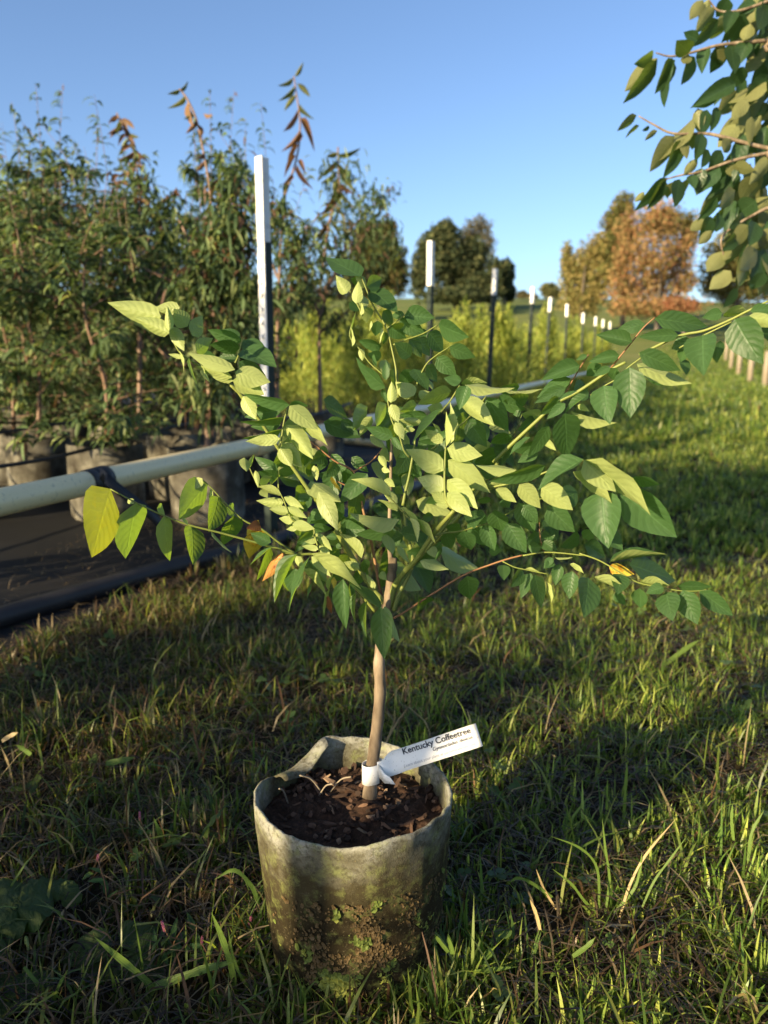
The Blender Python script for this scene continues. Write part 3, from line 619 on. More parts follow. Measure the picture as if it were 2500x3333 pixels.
# ------------------------------------------------------------------ far trees
def far_tree(name, label, px, base_y, z, clumps, cols, probs, n, card, trunk=True, seed=1, group=None):
    """clumps: (px x, px y, px rx, px ry) in the 1659-wide view"""
    b = D(px, base_y, z); b.z = float(terrain(b.x, b.y)); t = thing(name, label, 'tree', b, 0, group); r = np.random.default_rng(seed)
    area = np.array([c[2]*c[3] for c in clumps], float); cnt = (n*1.9*area/area.sum()).astype(int); Vs, Ts = [], []; q = 1700/z
    twig = []
    for (cx, cy, rx, ry), m in zip(clumps, cnt):
        c = np.array(D(cx, cy, z)-b); c[1] += r.uniform(-.5, .5)*rx/q
        d = r.normal(size=(m, 3)); d /= np.linalg.norm(d, axis=1)[:, None]; rad = r.random(m)**.45
        sub = np.array([noise.noise(Vector(v_*2.3)+Vector((cx, cy, 0))) for v_ in d]); rad = rad*(1+.5*sub)
        pos = c+d*rad[:, None]*np.array([rx/q, rx/q*.9, ry/q]); 
        col = tints(m, cols[min(len(cols)-1, 0)] if isinstance(cols[0], list) else cols, probs, abs(int(cx)), .38)
        s1 = r.normal(size=(m, 3)); s1 /= np.linalg.norm(s1, axis=1)[:, None]; s2 = np.cross(s1, r.normal(size=(m, 3))); s2 /= np.linalg.norm(s2, axis=1)[:, None]
        k1 = card*.62*(.5+r.random((m, 1))); k2 = k1*.55
        Vs.append(np.stack([pos-s1*k1, pos-s2*k2, pos+s1*k1, pos+s2*k2], 1).reshape(-1, 3)); Ts.append(np.repeat(col, 4, 0)); twig.append(c)
    V = np.vstack(Vs); F = np.arange(len(V)).reshape(-1, 4)
    obj('crown', mesh('crown', V, F, M['far'], False, None, np.vstack(Ts)), t)
    top = max(c[2] for c in twig); parts = [tube_geo(spline([(0, 0, -.3), (0, 0, top*.3), (.1, 0, top*.8)], 4), np.linspace(.35, .08, 9)*z/90, 7)]
    for c in twig: parts.append(tube_geo(spline([(0, 0, top*.25), c*np.array([.5, .5, .62]), c], 4), np.linspace(.16, .04, 9)*z/90, 5, False))
    tv, tf = join(parts); obj('trunk', mesh('trunk', tv, tf, M['barkdark'], True), t)
    return t
DG = [(.035, .050, .025), (.065, .080, .036), (.12, .125, .055)]
far_tree('oak_tree', 'large dark green oak behind the second steel post', 985, 662, 75, [(950, 560, 52, 62), (905, 600, 20, 40), (1000, 590, 50, 60), (960, 510, 36, 30), (1040, 620, 40, 34), (925, 545, 28, 36), (985, 640, 90, 18), (1065, 605, 34, 46), (1020, 550, 34, 40)], DG, [.5, .35, .15], 15000, .26, seed=3)
far_tree('bare_topped_tree', 'thin pale tree with sparse crown rising behind the dark oak', 1035, 660, 90, [(1040, 490, 26, 30), (1015, 510, 24, 34), (1050, 530, 22, 30), (1035, 560, 30, 40)], [(.10, .09, .055), (.14, .12, .08), (.06, .065, .03)], [.4, .3, .3], 2400, .22, seed=4)
far_tree('round_tree', 'small dark round tree at the edge of the big oak', 1090, 662, 80, [(1090, 595, 22, 34), (1096, 630, 18, 24)], DG, [.6, .3, .1], 3500, .25, seed=5)
far_tree('olive_tree', 'olive brown broad tree behind the crooked nursery tree', 820, 665, 60, [(830, 560, 46, 60), (790, 520, 36, 40), (850, 600, 36, 44), (790, 600, 46, 50), (835, 500, 24, 26)], [(.05, .055, .02), (.10, .08, .035), (.085, .10, .025)], [.4, .3, .3], 11000, .2, seed=6)
far_tree('gold_tree', 'yellow-brown thin autumn tree at the edge of the orange maple', 1255, 690, 52, [(1262, 570, 30, 44), (1235, 600, 26, 44), (1285, 610, 40, 60), (1250, 650, 44, 36), (1290, 540, 24, 40), (1225, 560, 14, 40)], [(.22, .18, .065), (.27, .22, .08), (.13, .145, .045)], [.4, .28, .32], 7000, .15, seed=7)
far_tree('green_tree', 'tall dull green tree crowning the autumn clump beside the lane', 1345, 690, 58, [(1345, 450, 26, 34), (1325, 480, 26, 30), (1320, 560, 30, 60), (1345, 520, 36, 50), (1440, 480, 46, 30), (1490, 500, 20, 40)], [(.085, .095, .03), (.12, .125, .04), (.18, .13, .05)], [.4, .35, .25], 8000, .17, seed=8)
far_tree('orange_maple', 'big orange maple beside the grass lane behind the posts', 1420, 690, 50, [(1370, 500, 40, 50), (1420, 480, 46, 48), (1470, 540, 36, 54), (1400, 560, 60, 50), (1440, 610, 60, 46), (1370, 630, 56, 40), (1480, 600, 26, 40), (1345, 580, 30, 60), (1420, 665, 90, 22), (1350, 665, 50, 22)], [(.28, .145, .07), (.24, .165, .07), (.12, .115, .045), (.29, .20, .09)], [.30, .28, .24, .18], 11000, .15, seed=9)
far_tree('red_shrub', 'low red-orange shrub at the foot of the orange maple', 1480, 690, 44, [(1465, 655, 30, 16), (1490, 660, 18, 12)], [(.26, .11, .06), (.24, .14, .07)], [.5, .5], 1400, .13, seed=10)
far_tree('olive_tree', 'green-gold tree right of the maple behind the overhanging leaves', 1590, 700, 56, [(1560, 560, 50, 60), (1620, 540, 54, 70), (1585, 620, 60, 44), (1660, 590, 50, 70), (1540, 610, 34, 34), (1575, 470, 22, 26)], [(.10, .105, .035), (.19, .155, .05), (.06, .07, .025)], [.4, .35, .25], 10000, .17, seed=11)
far_tree('hilltop_tree', 'small far tree on the hill between the oak and the maple', 1185, 648, 150, [(1185, 628, 20, 16), (1200, 636, 16, 10)], [(.09, .10, .04), (.13, .12, .05)], [.6, .4], 1800, .35, seed=12)
far_tree('hilltop_tree', 'small far tree on the hill close to the dark oak', 1133, 652, 150, [(1130, 638, 14, 10), (1148, 642, 14, 8)], [(.08, .08, .04), (.12, .10, .05)], [.6, .4], 1200, .35, seed=13)
for j in range(16):                                       # far hedge line left of the picture's middle, mostly behind the nursery trees
    x = -120+j*60; far_tree('hedgerow_tree', 'distant hedgerow tree behind the nursery rows', x, 668, 110, [(x, 645, 34, 22+8*(j % 3)), (x+24, 655, 26, 16)], [(.07, .075, .03), (.12, .10, .05), (.05, .06, .025)], [.4, .3, .3], 1500, .3, seed=40+j, group='distant hedgerow trees')
# ------------------------------------------------------------------ the grow bag in front
POT = Vector((-.040, .950, 0)); PH = .25; PR = .129
def rim(th):          # th: 0 towards the camera, positive to the right
    dg = math.degrees(th); g = lambda c, w_: math.exp(-((((dg-c+180) % 360)-180)/w_)**2)
    h = PH - .007*g(-6, 16) - .004*g(-35, 20) + .004*g(20, 18) - .020*g(-128, 24) + .012*g(-158, 11) + .004*g(178, 16) - .004*g(140, 22)
    rr = PR*(1 - .025*g(-6, 14) - .07*g(-128, 24) + .03*g(-158, 10) + .02*g(60, 30) - .02*g(120, 25))
    return h+.0018*noise.noise((math.cos(th)*9, math.sin(th)*9, 1))+.0008*noise.noise((math.cos(th)*40, math.sin(th)*40, 4)), rr
bag = thing('grow_bag', 'pale mossy felt grow bag standing in the grass with a sapling in it', 'grow bag', POT)
nA = 128; V, F = [], []
lv = [0, .04, .12, .2, .3, .4, .5, .6, .7, .78, .86, .93, .975, 1.0]
rings = [(f, 0) for f in lv]+[(1.003, .0025), (.995, .0048), (.93, .006), (.86, .0075), (.75, .009)]
for f, inset in rings:
    for a in range(nA):
        th = a*2*math.pi/nA; h, rr = rim(th); k = (1-.13*(1-min(f, 1))**1.3)
        wob = .0040*noise.noise((math.cos(th)*2, math.sin(th)*2, f*2.5))+.0016*noise.noise((math.cos(th)*9, math.sin(th)*9, f*8))+.0006*noise.noise((math.cos(th)*34, math.sin(th)*34, f*40))
        r_ = (rr*min(1, f)+PR*(1-min(1, f)))*k+wob-inset
        V.append((r_*math.sin(th), -r_*math.cos(th), h*f))
for i in range(len(rings)-1):
    for a in range(nA): F.append((i*nA+(a+1) % nA, i*nA+a, (i+1)*nA+a, (i+1)*nA+(a+1) % nA)[::-1])
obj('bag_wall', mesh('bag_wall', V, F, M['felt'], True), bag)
# folded flap of felt at the back rim
fl = []; 
for i in range(9):
    t_ = i/8; th = math.radians(-112-46*t_); h, rr = rim(th); 
    for j in range(4):
        u_ = j/3; fl.append(((rr-.002-.020*u_)*math.sin(th), -(rr-.002-.020*u_)*math.cos(th), h+.001+.010*math.sin(u_*2.6)*(.5+.5*math.sin(t_*5+1))-.006*u_))
F = [(i*4+j, i*4+j+1, (i+1)*4+j+1, (i+1)*4+j) for i in range(8) for j in range(3)]
fo = obj('folded_flap', mesh('folded_flap', fl, F, M['felt'], True), bag); mo = fo.modifiers.new('s', 'SOLIDIFY'); mo.thickness = .003
# soil surface
SOIL_Z = .212
def soil_h(x, y): return SOIL_Z+.010*noise.noise((x*26, y*26, 0))+.006*noise.noise((x*70, y*70, 2))-.010*math.exp(-((x-0.0)**2+(y+.085)**2)/.003)+.006*math.exp(-((x-.045)**2+(y-.0)**2)/.002)
V, F = [], []; nr = 26; na = 64
for i in range(nr+1):
    for a in range(na):
        th = a*2*math.pi/na; rr = PR*.93*i/nr; x, y = rr*math.sin(th), -rr*math.cos(th); V.append((x, y, soil_h(x, y)))
for i in range(nr):
    for a in range(na): F.append((i*na+a, (i+1)*na+a, (i+1)*na+(a+1) % na, i*na+(a+1) % na)[::-1])
obj('soil', mesh('soil', V, F, M['soil'], True), bag)
def chip_mesh(seed, a, b, c):
    r = random.Random(seed); V = []
    for z in (-1, 1):
        for x, y in ((-1, -.5), (-.35, -1), (.6, -.8), (1, .2), (.4, 1), (-.7, .7)): V.append((x*a*r.uniform(.7, 1.1), y*b*r.uniform(.7, 1.1), z*c*r.uniform(.5, 1.2)+r.uniform(-.2, .2)*c))
    F = [(5, 4, 3, 2, 1, 0), (6, 7, 8, 9, 10, 11)]+[(i, (i+1) % 6, 6+(i+1) % 6, 6+i) for i in range(6)]
    return mesh('bark_chip', V, F, M['chip'])
CH = [chip_mesh(k, *d) for k, d in enumerate(((.008, .0035, .0018), (.006, .004, .0022), (.011, .003, .0016), (.005, .003, .002), (.0075, .005, .0016), (.013, .0022, .0016), (.004, .003, .0025)))]
r = random.Random(5)
for i in range(290):
    th = r.random()*6.283; rr = PR*.90*math.sqrt(r.random()); x, y = rr*math.sin(th), -rr*math.cos(th)
    if math.hypot(x-.028, y-.002) < .012: continue
    o = obj('bark_chip', CH[r.randrange(7)], bag, (x, y, soil_h(x, y)+r.uniform(.0, .004))); o.rotation_euler = (r.uniform(-.7, .7), r.uniform(-.7, .7), r.random()*6.28); k = r.uniform(.55, 1.15); o.scale = (k, k, k)
# liverwort and moss on the felt wall
P0, T = [], []; r2 = np.random.default_rng(8); Vs, Fs = [], []; off = 0
def lobe(c, nrm, size, col):
    global off
    n_ = Vector(nrm); t1 = n_.cross(Vector((0, 0, 1))).normalized(); t2 = n_.cross(t1); a0 = r2.random()*6.28; k = 7; ctr = Vector(c)+n_*size*.18
    Vs.append(ctr); T.append(col*.8)
    for j in range(k):
        a = a0+j*6.283/k; q = size*(.6+.6*r2.random()); Vs.append(Vector(c)+t1*math.cos(a)*q+t2*math.sin(a)*q+n_*size*(.15+.6*r2.random())); T.append(col*(.8+.5*r2.random()))
    for j in range(k): Fs.append((off, off+1+j, off+1+(j+1) % k))
    off += k+1
def wall_pt(th, f):
    h, rr = rim(th); k = (1-.13*(1-f)**1.3); r_ = (rr*f+PR*(1-f))*k; return (r_*math.sin(th), -r_*math.cos(th), h*f), (math.sin(th), -math.cos(th), .15)
GR, BRN, YL = np.array((.13, .17, .035)), np.array((.11, .075, .032)), np.array((.23, .25, .045))
for i in range(6500):
    f = .02+.66*r2.random()**1.25; th = r2.normal(.34, .48); dens = math.exp(-((f-.05)/.38)**2)*(1 if abs(th-.25) < .75 else .35)
    if noise.noise((th*3.5, f*6, 9))+.35 < r2.random()*1.0-.15+(0 if f < .4 else .25): continue
    g = noise.noise((th*4+2, f*7, 1))*1.3+(.30-f)*1.2; col = YL if g > .42 else (GR if g > .1 else BRN)
    c, n_ = wall_pt(th, f); lobe(c, n_, .0010+.0032*r2.random()**1.6*(1.2 if g > .1 else .8), col)
me = mesh('moss', [tuple(v) for v in Vs], Fs, M['moss'], False, None, np.array(T)); o = obj('moss', me, bag, kind='stuff')
# small dead weeds growing out of the soil
for i, (x, y, hgt, lean) in enumerate(((-.045, .045, .035, -.03), (-.035, .05, .03, .03), (-.05, .04, .025, .02), (-.09, .02, .03, -.01))):
    V, F = tube_geo(spline([(x, y, SOIL_Z), (x+lean*.5, y-.004, SOIL_Z+hgt*.7), (x+lean, y-.012, SOIL_Z+hgt)], 4), [.0011]*9, 5); obj('dead_stalk', mesh('dead_stalk', V, F, M['wood'], True), bag)

# ------------------------------------------------------------------ the sapling
def dz(x, y): return 1.035
TB = D(798, 1722, 1.04); TB.z = SOIL_Z-.01
sap = thing('coffeetree_sapling', 'young tree with long pinnate leaves growing from the mossy grow bag', 'tree', TB)
tp = [D(x, y, 1.04) for x, y in ((798, 1722), (803, 1668), (810, 1610), (817, 1550), (821, 1490), (819, 1430), (826, 1385), (832, 1330), (842, 1275), (847, 1235), (850, 1205))]
path = spline([q-TB for q in tp], 4); n = len(path); rad = np.interp(np.linspace(0, 1, n), [0, .05, .3, .52, .6, .66, .8, .93, 1], [.0088, .0075, .0070, .0066, .0078, .0064, .0058, .0054, .0046])
rad = rad*1.12*(1+.06*np.sin(np.arange(n)*1.7)); V, F = tube_geo(path, rad, 14)
for i in range(len(V)): V[i] += .0005*np.array(noise.noise_vector(Vector(V[i])*130))
obj('trunk', mesh('trunk', V, F, M['bark'], True), sap)
L = lambda par, crop, z, rows: leaves(par, TB, crop, z, rows)
ST_ = lambda crop, pts, z, rad, mat='stem_g', name='leaf_stalk': stalk(sap, TB, crop, pts, z, rad, mat, name)

# -- upper left long leaf
zl = lambda x, y: 1.04-.10*np.clip((1150-x)/800, 0, 1)
br = ST_(K4, [(1535, 870), (1480, 810), (1420, 740), (1250, 480), (1130, 280), (1085, 210)], zl, (.0042, .0032), name='branch')
a1 = ST_(K3, [(960, 1310), (880, 1190), (800, 1080), (660, 880), (500, 670), (340, 430), (140, 150), (0, 10)], zl, (.0030, .0018))
a2 = ST_(K8, [(1230, 980), (1130, 850), (1000, 760), (850, 680), (720, 600), (640, 530), (555, 370), (480, 225)], zl, (.0018, .0008))
L(a2, K8, lambda x, y: zl(x, y)-.005, [(480, 225, 40, 110, 190, 'U', -.02), (555, 372, 265, 240, 140, 'U', -.01), (650, 140, 430, 150, 110, 'U', .02), (555, 350, 540, 135, 75, 'U', -.025), (568, 312, 690, 525, 112, 'U', -.01),
  (720, 310, 600, 160, 150, 'B', .03), (765, 395, 850, 222, 132, 'B', .04), (800, 540, 935, 420, 120, 'B', .03), (645, 530, 712, 715, 32, 'U'), (735, 590, 795, 838, 36, 'B'), (830, 640, 895, 812, 32, 'U'), (850, 690, 915, 812, 42, 'B', .02), (680, 590, 555, 562, 42, 'U')])
a3 = ST_(K8, [(1150, 640), (1180, 570), (1200, 480), (1215, 430)], lambda x, y: zl(x, y)+.05, (.0014, .0009))
L(a3, K8, lambda x, y: zl(x, y)+.055, [(1205, 440, 910, 355, 130, 't'), (1190, 500, 930, 480, 120, 't'), (1200, 430, 980, 345, 100, 't', .02), (1215, 440, 1420, 545, 130, 't'), (1210, 520, 1505, 650, 170, 't', -.01), (1180, 630, 1420, 760, 115, 't'), (970, 575, 830, 560, 80, 't'), (1170, 580, 1000, 590, 100, 'T', .01)])
L(a2, K8, lambda x, y: zl(x, y)-.01, [(1145, 700, 740, 560, 120, 'u', -.02), (1120, 770, 810, 675, 90, 'u', -.01), (1130, 802, 890, 722, 85, 'U'), (1150, 720, 1450, 805, 185, 'U', -.02), (1130, 795, 1400, 915, 175, 'U'), (1220, 940, 1335, 1140, 125, 'U', -.01), (1222, 935, 1352, 1045, 120, 'U', .01)])
# -- second pinna on it
z2 = lambda x, y: .985
b1 = ST_(K3, [(520, 690), (545, 640), (580, 400), (625, 245)], z2, (.0013, .0009))
L(b1, K3, z2, [(640, 225, 160, 130, 130, 't', -.02), (580, 360, 125, 430, 100, 't', -.02), (555, 490, 150, 605, 92, 't', -.02), (535, 590, 200, 625, 122, 'U', -.03), (555, 280, 160, 350, 160, 'T', .03), (540, 440, 230, 455, 140, 'T', .03),
  (640, 235, 930, 485, 190, 'u', -.035), (630, 330, 1075, 580, 150, 'U', -.01), (600, 440, 885, 795, 180, 'U', -.01), (545, 640, 775, 890, 170, 'U'), (530, 680, 660, 885, 150, 'U', -.01), (640, 220, 830, 235, 92, 't', .03)])
# -- small shoot and small-leaved pinna below
z3 = lambda x, y: .995
c1 = ST_(K3, [(310, 1112), (260, 1020), (200, 890)], z3, (.0010, .0007)); c2 = ST_(K4, [(940, 405), (905, 290), (880, 205)], z3, (.0012, .0010)); c3 = ST_(K3, [(905, 1640), (890, 1560), (690, 1490), (620, 1370), (550, 1205), (430, 1145), (312, 1112)], z3, (.0011, .0007))
L(c1, K3, z3, [(150, 795, 170, 945, 105, 'B'), (205, 910, 250, 760, 42, 'B'), (270, 935, 300, 1110, 58, 'U'), (330, 1140, 395, 1215, 85, 'U', .01)])
L(c3, K3, z3, [(555, 1205, 295, 1115, 82, 'U', -.01), (575, 1280, 295, 1262, 112, 'U'), (625, 1390, 430, 1350, 98, 'U'), (680, 1480, 535, 1450, 92, 'U'), (580, 1220, 785, 1340, 90, 'U', -.01), (620, 1330, 820, 1445, 85, 'U'), (665, 1430, 745, 1490, 72, 'U'), (670, 1510, 900, 1562, 112, 'U', -.02), (725, 1550, 610, 1570, 58, 'U')])
c4 = ST_(K3, [(520, 1150), (515, 1000), (512, 930)], 1.03, (.0010, .0008))
L(c4, K3, lambda x, y: 1.03, [(515, 940, 258, 802, 122, 'T'), (515, 1000, 310, 955, 130, 't'), (315, 1080, 440, 1000, 90, 'B', -.02), (525, 930, 705, 960, 112, 't'), (530, 1010, 772, 1092, 132, 't'), (870, 1230, 680, 1222, 92, 'T'), (835, 1340, 740, 1342, 82, 'T'), (860, 1400, 1000, 1440, 130, 't'), (835, 1440, 960, 1500, 100, 't', .02), (1190, 1540, 1435, 1560, 190, 't'), (890, 1540, 1090, 1562, 92, 't', -.02)])
L(a1, K3, lambda x, y: 1.0, [(955, 1165, 1165, 1560, 185, 'U', -.05), (865, 1050, 1172, 1285, 190, 'B', .02)])
c5 = ST_(K3, [(1485, 1540), (1430, 1350), (1385, 1160), (1330, 945), (1140, 840), (1000, 730), (830, 590)], 1.06, (.0017, .0009), 'stem_r'); c6 = ST_(K3, [(1382, 1160), (1140, 1045)], 1.06, (.0011, .0008), 'stem_r'); c7 = ST_(K3, [(1330, 945), (1500, 850), (1600, 750), (1642, 690)], 1.06, (.0011, .0008), 'stem_r')
c8 = ST_(KE, [(745, 1190), (700, 1085), (660, 860), (620, 660), (590, 560), (575, 480)], 1.05, (.0022, .0016), 'stem_r')
L(c5, K3, lambda x, y: 1.065, [(965, 680, 1062, 782, 82, 't'), (1020, 752, 888, 850, 142, 't'), (1150, 852, 1050, 1002, 132, 't'), (840, 720, 800, 882, 112, 't'), (1262, 915, 1250, 1087, 130, 't'), (900, 880, 940, 1042, 72, 'U'), (1010, 780, 960, 932, 122, 't', .02), (870, 850, 850, 1002, 92, 't', .02), (990, 950, 1040, 1072, 92, 't', .02), (880, 690, 930, 790, 80, 'B', .02)])
L(c6, K3, lambda x, y: 1.06, [(1085, 1000, 1175, 1160, 46, 'Y')])
# -- two low pinnae reaching left, backlit hanging leaflets
z4 = lambda x, y: .93+.10*np.clip((x-300)/900, 0, 1)
d1 = ST_(KD, [(1585, 632), (1420, 580), (1200, 520), (1050, 480), (870, 435), (690, 370), (500, 280), (330, 190)], z4, (.0017, .0008)); d2 = ST_(KD, [(1585, 632), (1480, 560), (1350, 460), (1230, 400), (1110, 290), (1020, 190), (940, 118)], lambda x, y: z4(x, y)+.02, (.0015, .0008))
d0 = ST_(K4, [(1440, 940), (1340, 820), (1200, 660), (1040, 460), (870, 425), (735, 430), (600, 405)], lambda x, y: 1.0+.04*np.clip((x-900)/340, 0, 1), (.0022, .0015))
L(d1, KD, z4, [(330, 192, 200, 632, 245, 'Q'), (505, 282, 430, 638, 172, 'B'), (690, 375, 725, 662, 106, 'B'), (880, 435, 900, 682, 126, 'b'), (1010, 470, 1135, 620, 26, 'B'), (660, 290, 692, 370, 42, 'B'), (450, 258, 492, 290, 42, 'B'), (825, 385, 850, 432, 26, 'B')])
L(d2, KD, lambda x, y: z4(x, y)+.02, [(985, 150, 785, 382, 172, 'B'), (1060, 245, 1010, 466, 126, 'b'), (1165, 370, 1105, 570, 122, 'b'), (950, 118, 880, 192, 62, 'U'), (1005, 190, 1015, 285, 27, 'U'), (1140, 285, 1160, 382, 52, 'B'), (1350, 470, 1275, 660, 130, 'Y'), (1345, 440, 1260, 452, 70, 'N', -.01), (1330, 400, 1262, 560, 64, 'Y', .01)])
L(d0, KD, lambda x, y: .99, [(1415, 550, 1280, 490, 82, 'T'), (1420, 585, 1268, 695, 30, 'T'), (1495, 625, 1378, 805, 72, 'O')])
L(d0, K4, lambda x, y: .995, [(505, 370, 385, 655, 75, 't', .02), (735, 425, 525, 835, 70, 'T', -.02), (855, 445, 602, 915, 80, 'T', -.03), (720, 555, 695, 780, 160, 'T', .03), (650, 540, 655, 745, 85, 'B', .03), (780, 560, 1015, 775, 64, 'U', -.01), (850, 480, 970, 730, 150, 't', .02), (870, 445, 1035, 615, 84, 'U', -.01), (920, 570, 1010, 682, 64, 'U', .01), (870, 420, 1325, 668, 130, 'U', -.03), (735, 440, 780, 552, 64, 'U'), (875, 690, 815, 815, 32, 'T'), (1035, 640, 1020, 742, 42, 'B'), (1070, 632, 1075, 750, 42, 'Y'), (1035, 740, 970, 975, 42, 'B'), (1015, 800, 1040, 962, 52, 'N'), (1150, 650, 1165, 1087, 142, 'T', -.02), (1210, 690, 1250, 922, 54, 't'), (1270, 770, 1240, 1035, 42, 'T'), (1370, 845, 1335, 1158, 62, 'T', -.02), (1490, 900, 1525, 1345, 182, 'T', -.05), (1525, 895, 1640, 1205, 105, 'B', -.03), (1500, 930, 1225, 665, 92, 't', -.03)])
L(br, K4, lambda x, y: 1.02, [(1300, 560, 1165, 495, 82, 'U'), (1345, 470, 1350, 592, 82, 't'), (1320, 460, 1140, 230, 92, 'U'), (1440, 735, 1365, 610, 54, 'U')])
L(c2, K4, lambda x, y: 1.0, [(905, 240, 1050, 385, 72, 'U'), (880, 205, 750, 320, 64, 't', -.02), (925, 300, 780, 290, 74, 'U'), (930, 380, 790, 350, 54, 'U'), (940, 350, 1035, 432, 72, 'U'), (1100, 270, 1000, 270, 62, 'T', .03), (1090, 340, 1140, 372, 44, 'T', .04), (1130, 200, 1330, 205, 165, 't', .04)])
# -- centre: leader, right fork, the bright pinna
e1 = ST_(KE, [(745, 1200), (765, 1050), (772, 900), (760, 740), (765, 560), (772, 300), (778, 60)], 1.045, (.0042, .0018), 'bark', 'branch')
e1b = ST_(K1, [(985, 1640), (965, 1400), (950, 1280), (900, 1050), (860, 860)], 1.06, (.0016, .0009))
e2 = ST_(KE, [(760, 1190), (800, 1050), (870, 950), (940, 880), (1060, 700), (1200, 540)], lambda x, y: 1.04-.09*np.clip((x-1270)/220, 0, 1), (.0048, .0024), 'stem_g', 'branch')
e3 = ST_(K2, [(370, 1480), (400, 1320), (440, 1150), (490, 860), (500, 770)], 1.02, (.0022, .0012)); e3b = ST_(KE, [(790, 1220), (830, 1100), (920, 900), (880, 700), (860, 520)], 1.035, (.0030, .0022), 'stem_g', 'branch')
e4 = ST_(K2, [(935, 1522), (870, 1480), (830, 1380), (820, 1200), (825, 1000), (835, 820), (860, 700)], .945, (.0019, .0009)); e5 = ST_(K2, [(780, 470), (830, 410), (880, 350), (985, 180)], .95, (.0011, .0009)); e6 = ST_(K2, [(680, 870), (760, 810), (1080, 530), (1270, 300)], .99, (.0012, .0009))
L(e4, K2, lambda x, y: .94, [(810, 1100, 440, 870, 215, 'U'), (820, 1300, 565, 1185, 212, 'U'), (840, 1450, 680, 1335, 122, 'U'), (870, 1482, 725, 1460, 62, 'U', .01), (860, 985, 1290, 1330, 232, 'U', -.01), (850, 1200, 1170, 1482, 202, 'U', -.015), (850, 1340, 1105, 1577, 172, 'U', -.02), (850, 860, 1212, 932, 202, 'U'), (835, 840, 820, 480, 80, 'U', -.01), (860, 830, 920, 388, 60, 'U', .01), (800, 800, 610, 660, 112, 'U'), (775, 690, 685, 595, 34, 'U')])
L(e5, K2, lambda x, y: .95, [(890, 240, 540, 372, 152, 'B', .01), (800, 430, 465, 777, 100, 'T', -.02), (1060, 182, 980, 432, 155, 'T', -.02)])
L(e6, K2, lambda x, y: .985, [(1040, 175, 1520, 292, 115, 'U', -.02), (1005, 330, 1345, 602, 192, 'U', -.03), (1280, 310, 1495, 672, 215, 'T'), (1080, 550, 1260, 832, 205, 'T', .01), (1000, 130, 825, 102, 92, 'T'), (1000, 162, 1270, 140, 92, 'B', .02), (760, 900, 880, 990, 150, 'T', .03), (840, 1080, 930, 1160, 100, 'T', .03)])
L(e3, K2, lambda x, y: 1.03, [(490, 290, 300, 152, 172, 'B'), (520, 390, 340, 452, 112, 'B'), (640, 520, 345, 502, 122, 't'), (540, 300, 650, 252, 92, 'B'), (800, 440, 640, 420, 130, 'B', .02), (580, 580, 330, 550, 84, 'U', -.02), (500, 660, 365, 652, 50, 'U', -.02), (430, 900, 330, 962, 92, 'T'), (430, 930, 300, 1132, 172, 't', .02), (470, 1020, 560, 1202, 112, 'T', .03), (720, 780, 540, 790, 60, 't', .03)])
f1 = ST_(K2, [(440, 960), (380, 880), (330, 720), (250, 560), (215, 400), (185, 200)], .995, (.0012, .0008))
L(f1, K2, lambda x, y: .99, [(180, 205, -172, -58, 140, 'T', -.01), (240, 367, 250, 148, 105, 'U', -.01), (242, 385, 322, 572, 112, 'U'), (287, 580, 380, 762, 102, 'U'), (250, 740, 380, 890, 74, 'T'), (190, 380, 70, 612, 132, 'B', .03), (262, 732, -15, 640, 135, 'T', .03), (150, 215, 200, 372, 54, 'T', .01)])
L(c7, K2, lambda x, y: 1.05, [(150, 860, 215, 1002, 102, 'B'), (110, 940, 190, 1072, 74, 'U', -.02), (90, 1000, 150, 1222, 122, 'B', .01), (140, 1080, 230, 1112, 64, 'U', -.02), (170, 1200, 280, 1272, 84, 'U', -.02)])
g1 = ST_(KE, [(1080, 740), (960, 660), (860, 560), (800, 490), (700, 400)], .985, (.0014, .0008))
L(g1, K2, lambda x, y: .98, [(310, 1450, 138, 1280, 92, 'U'), (250, 1402, -158, 1186, 92, 'U', -.02), (310, 1540, 130, 1390, 64, 'U'), (340, 1500, 575, 1650, 64, 'U'), (290, 1280, 370, 1352, 84, 't', .03)])
L(g1, KE, lambda x, y: .98, [(830, 600, 505, 575, 80, 'U', -.01), (805, 690, 545, 705, 92, 't', .03), (590, 665, 430, 620, 140, 't', .04), (940, 600, 1085, 742, 54, 'U'), (900, 592, 955, 747, 32, 'U'), (990, 590, 1062, 582, 62, 't', .03), (970, 880, 1152, 942, 62, 'u', .01), (840, 690, 1000, 722, 92, 't', .04), (745, 705, 780, 835, 74, 'B'), (880, 820, 1060, 850, 90, 't', .04), (700, 960, 740, 1010, 50, 'B', .02), (820, 780, 890, 890, 44, 'B')])
# -- top of the leader
z6 = lambda x, y: 1.07
h1 = ST_(K1, [(600, 760), (570, 690), (490, 540), (450, 470)], z6, (.0010, .0007)); h2 = ST_(K1, [(870, 1440), (830, 1400), (680, 1270), (570, 1120), (460, 970), (520, 740)], 1.05, (.0011, .0007)); h3 = ST_(K1, [(865, 900), (790, 770), (700, 620), (620, 420), (580, 330)], 1.09, (.0013, .0008)); h4 = ST_(K1, [(865, 890), (950, 830), (1050, 745)], 1.10, (.0010, .0008))
L(h1, K1, z6, [(430, 512, 318, 330, 142, 'U', -.02), (530, 625, 560, 403, 112, 'U', -.02), (580, 750, 605, 630, 38, 'U', -.01), (605, 540, 610, 690, 112, 'B', .01), (640, 660, 640, 822, 140, 'B', .01), (450, 620, 560, 700, 90, 't', .03)])
L(h3, K1, lambda x, y: 1.09, [(580, 330, 218, 128, 190, 'b'), (640, 440, 812, 352, 162, 't'), (690, 470, 965, 702, 192, 't'), (820, 700, 922, 852, 122, 't'), (620, 400, 480, 360, 120, 't', .02), (640, 430, 520, 330, 100, 'B', .01)])
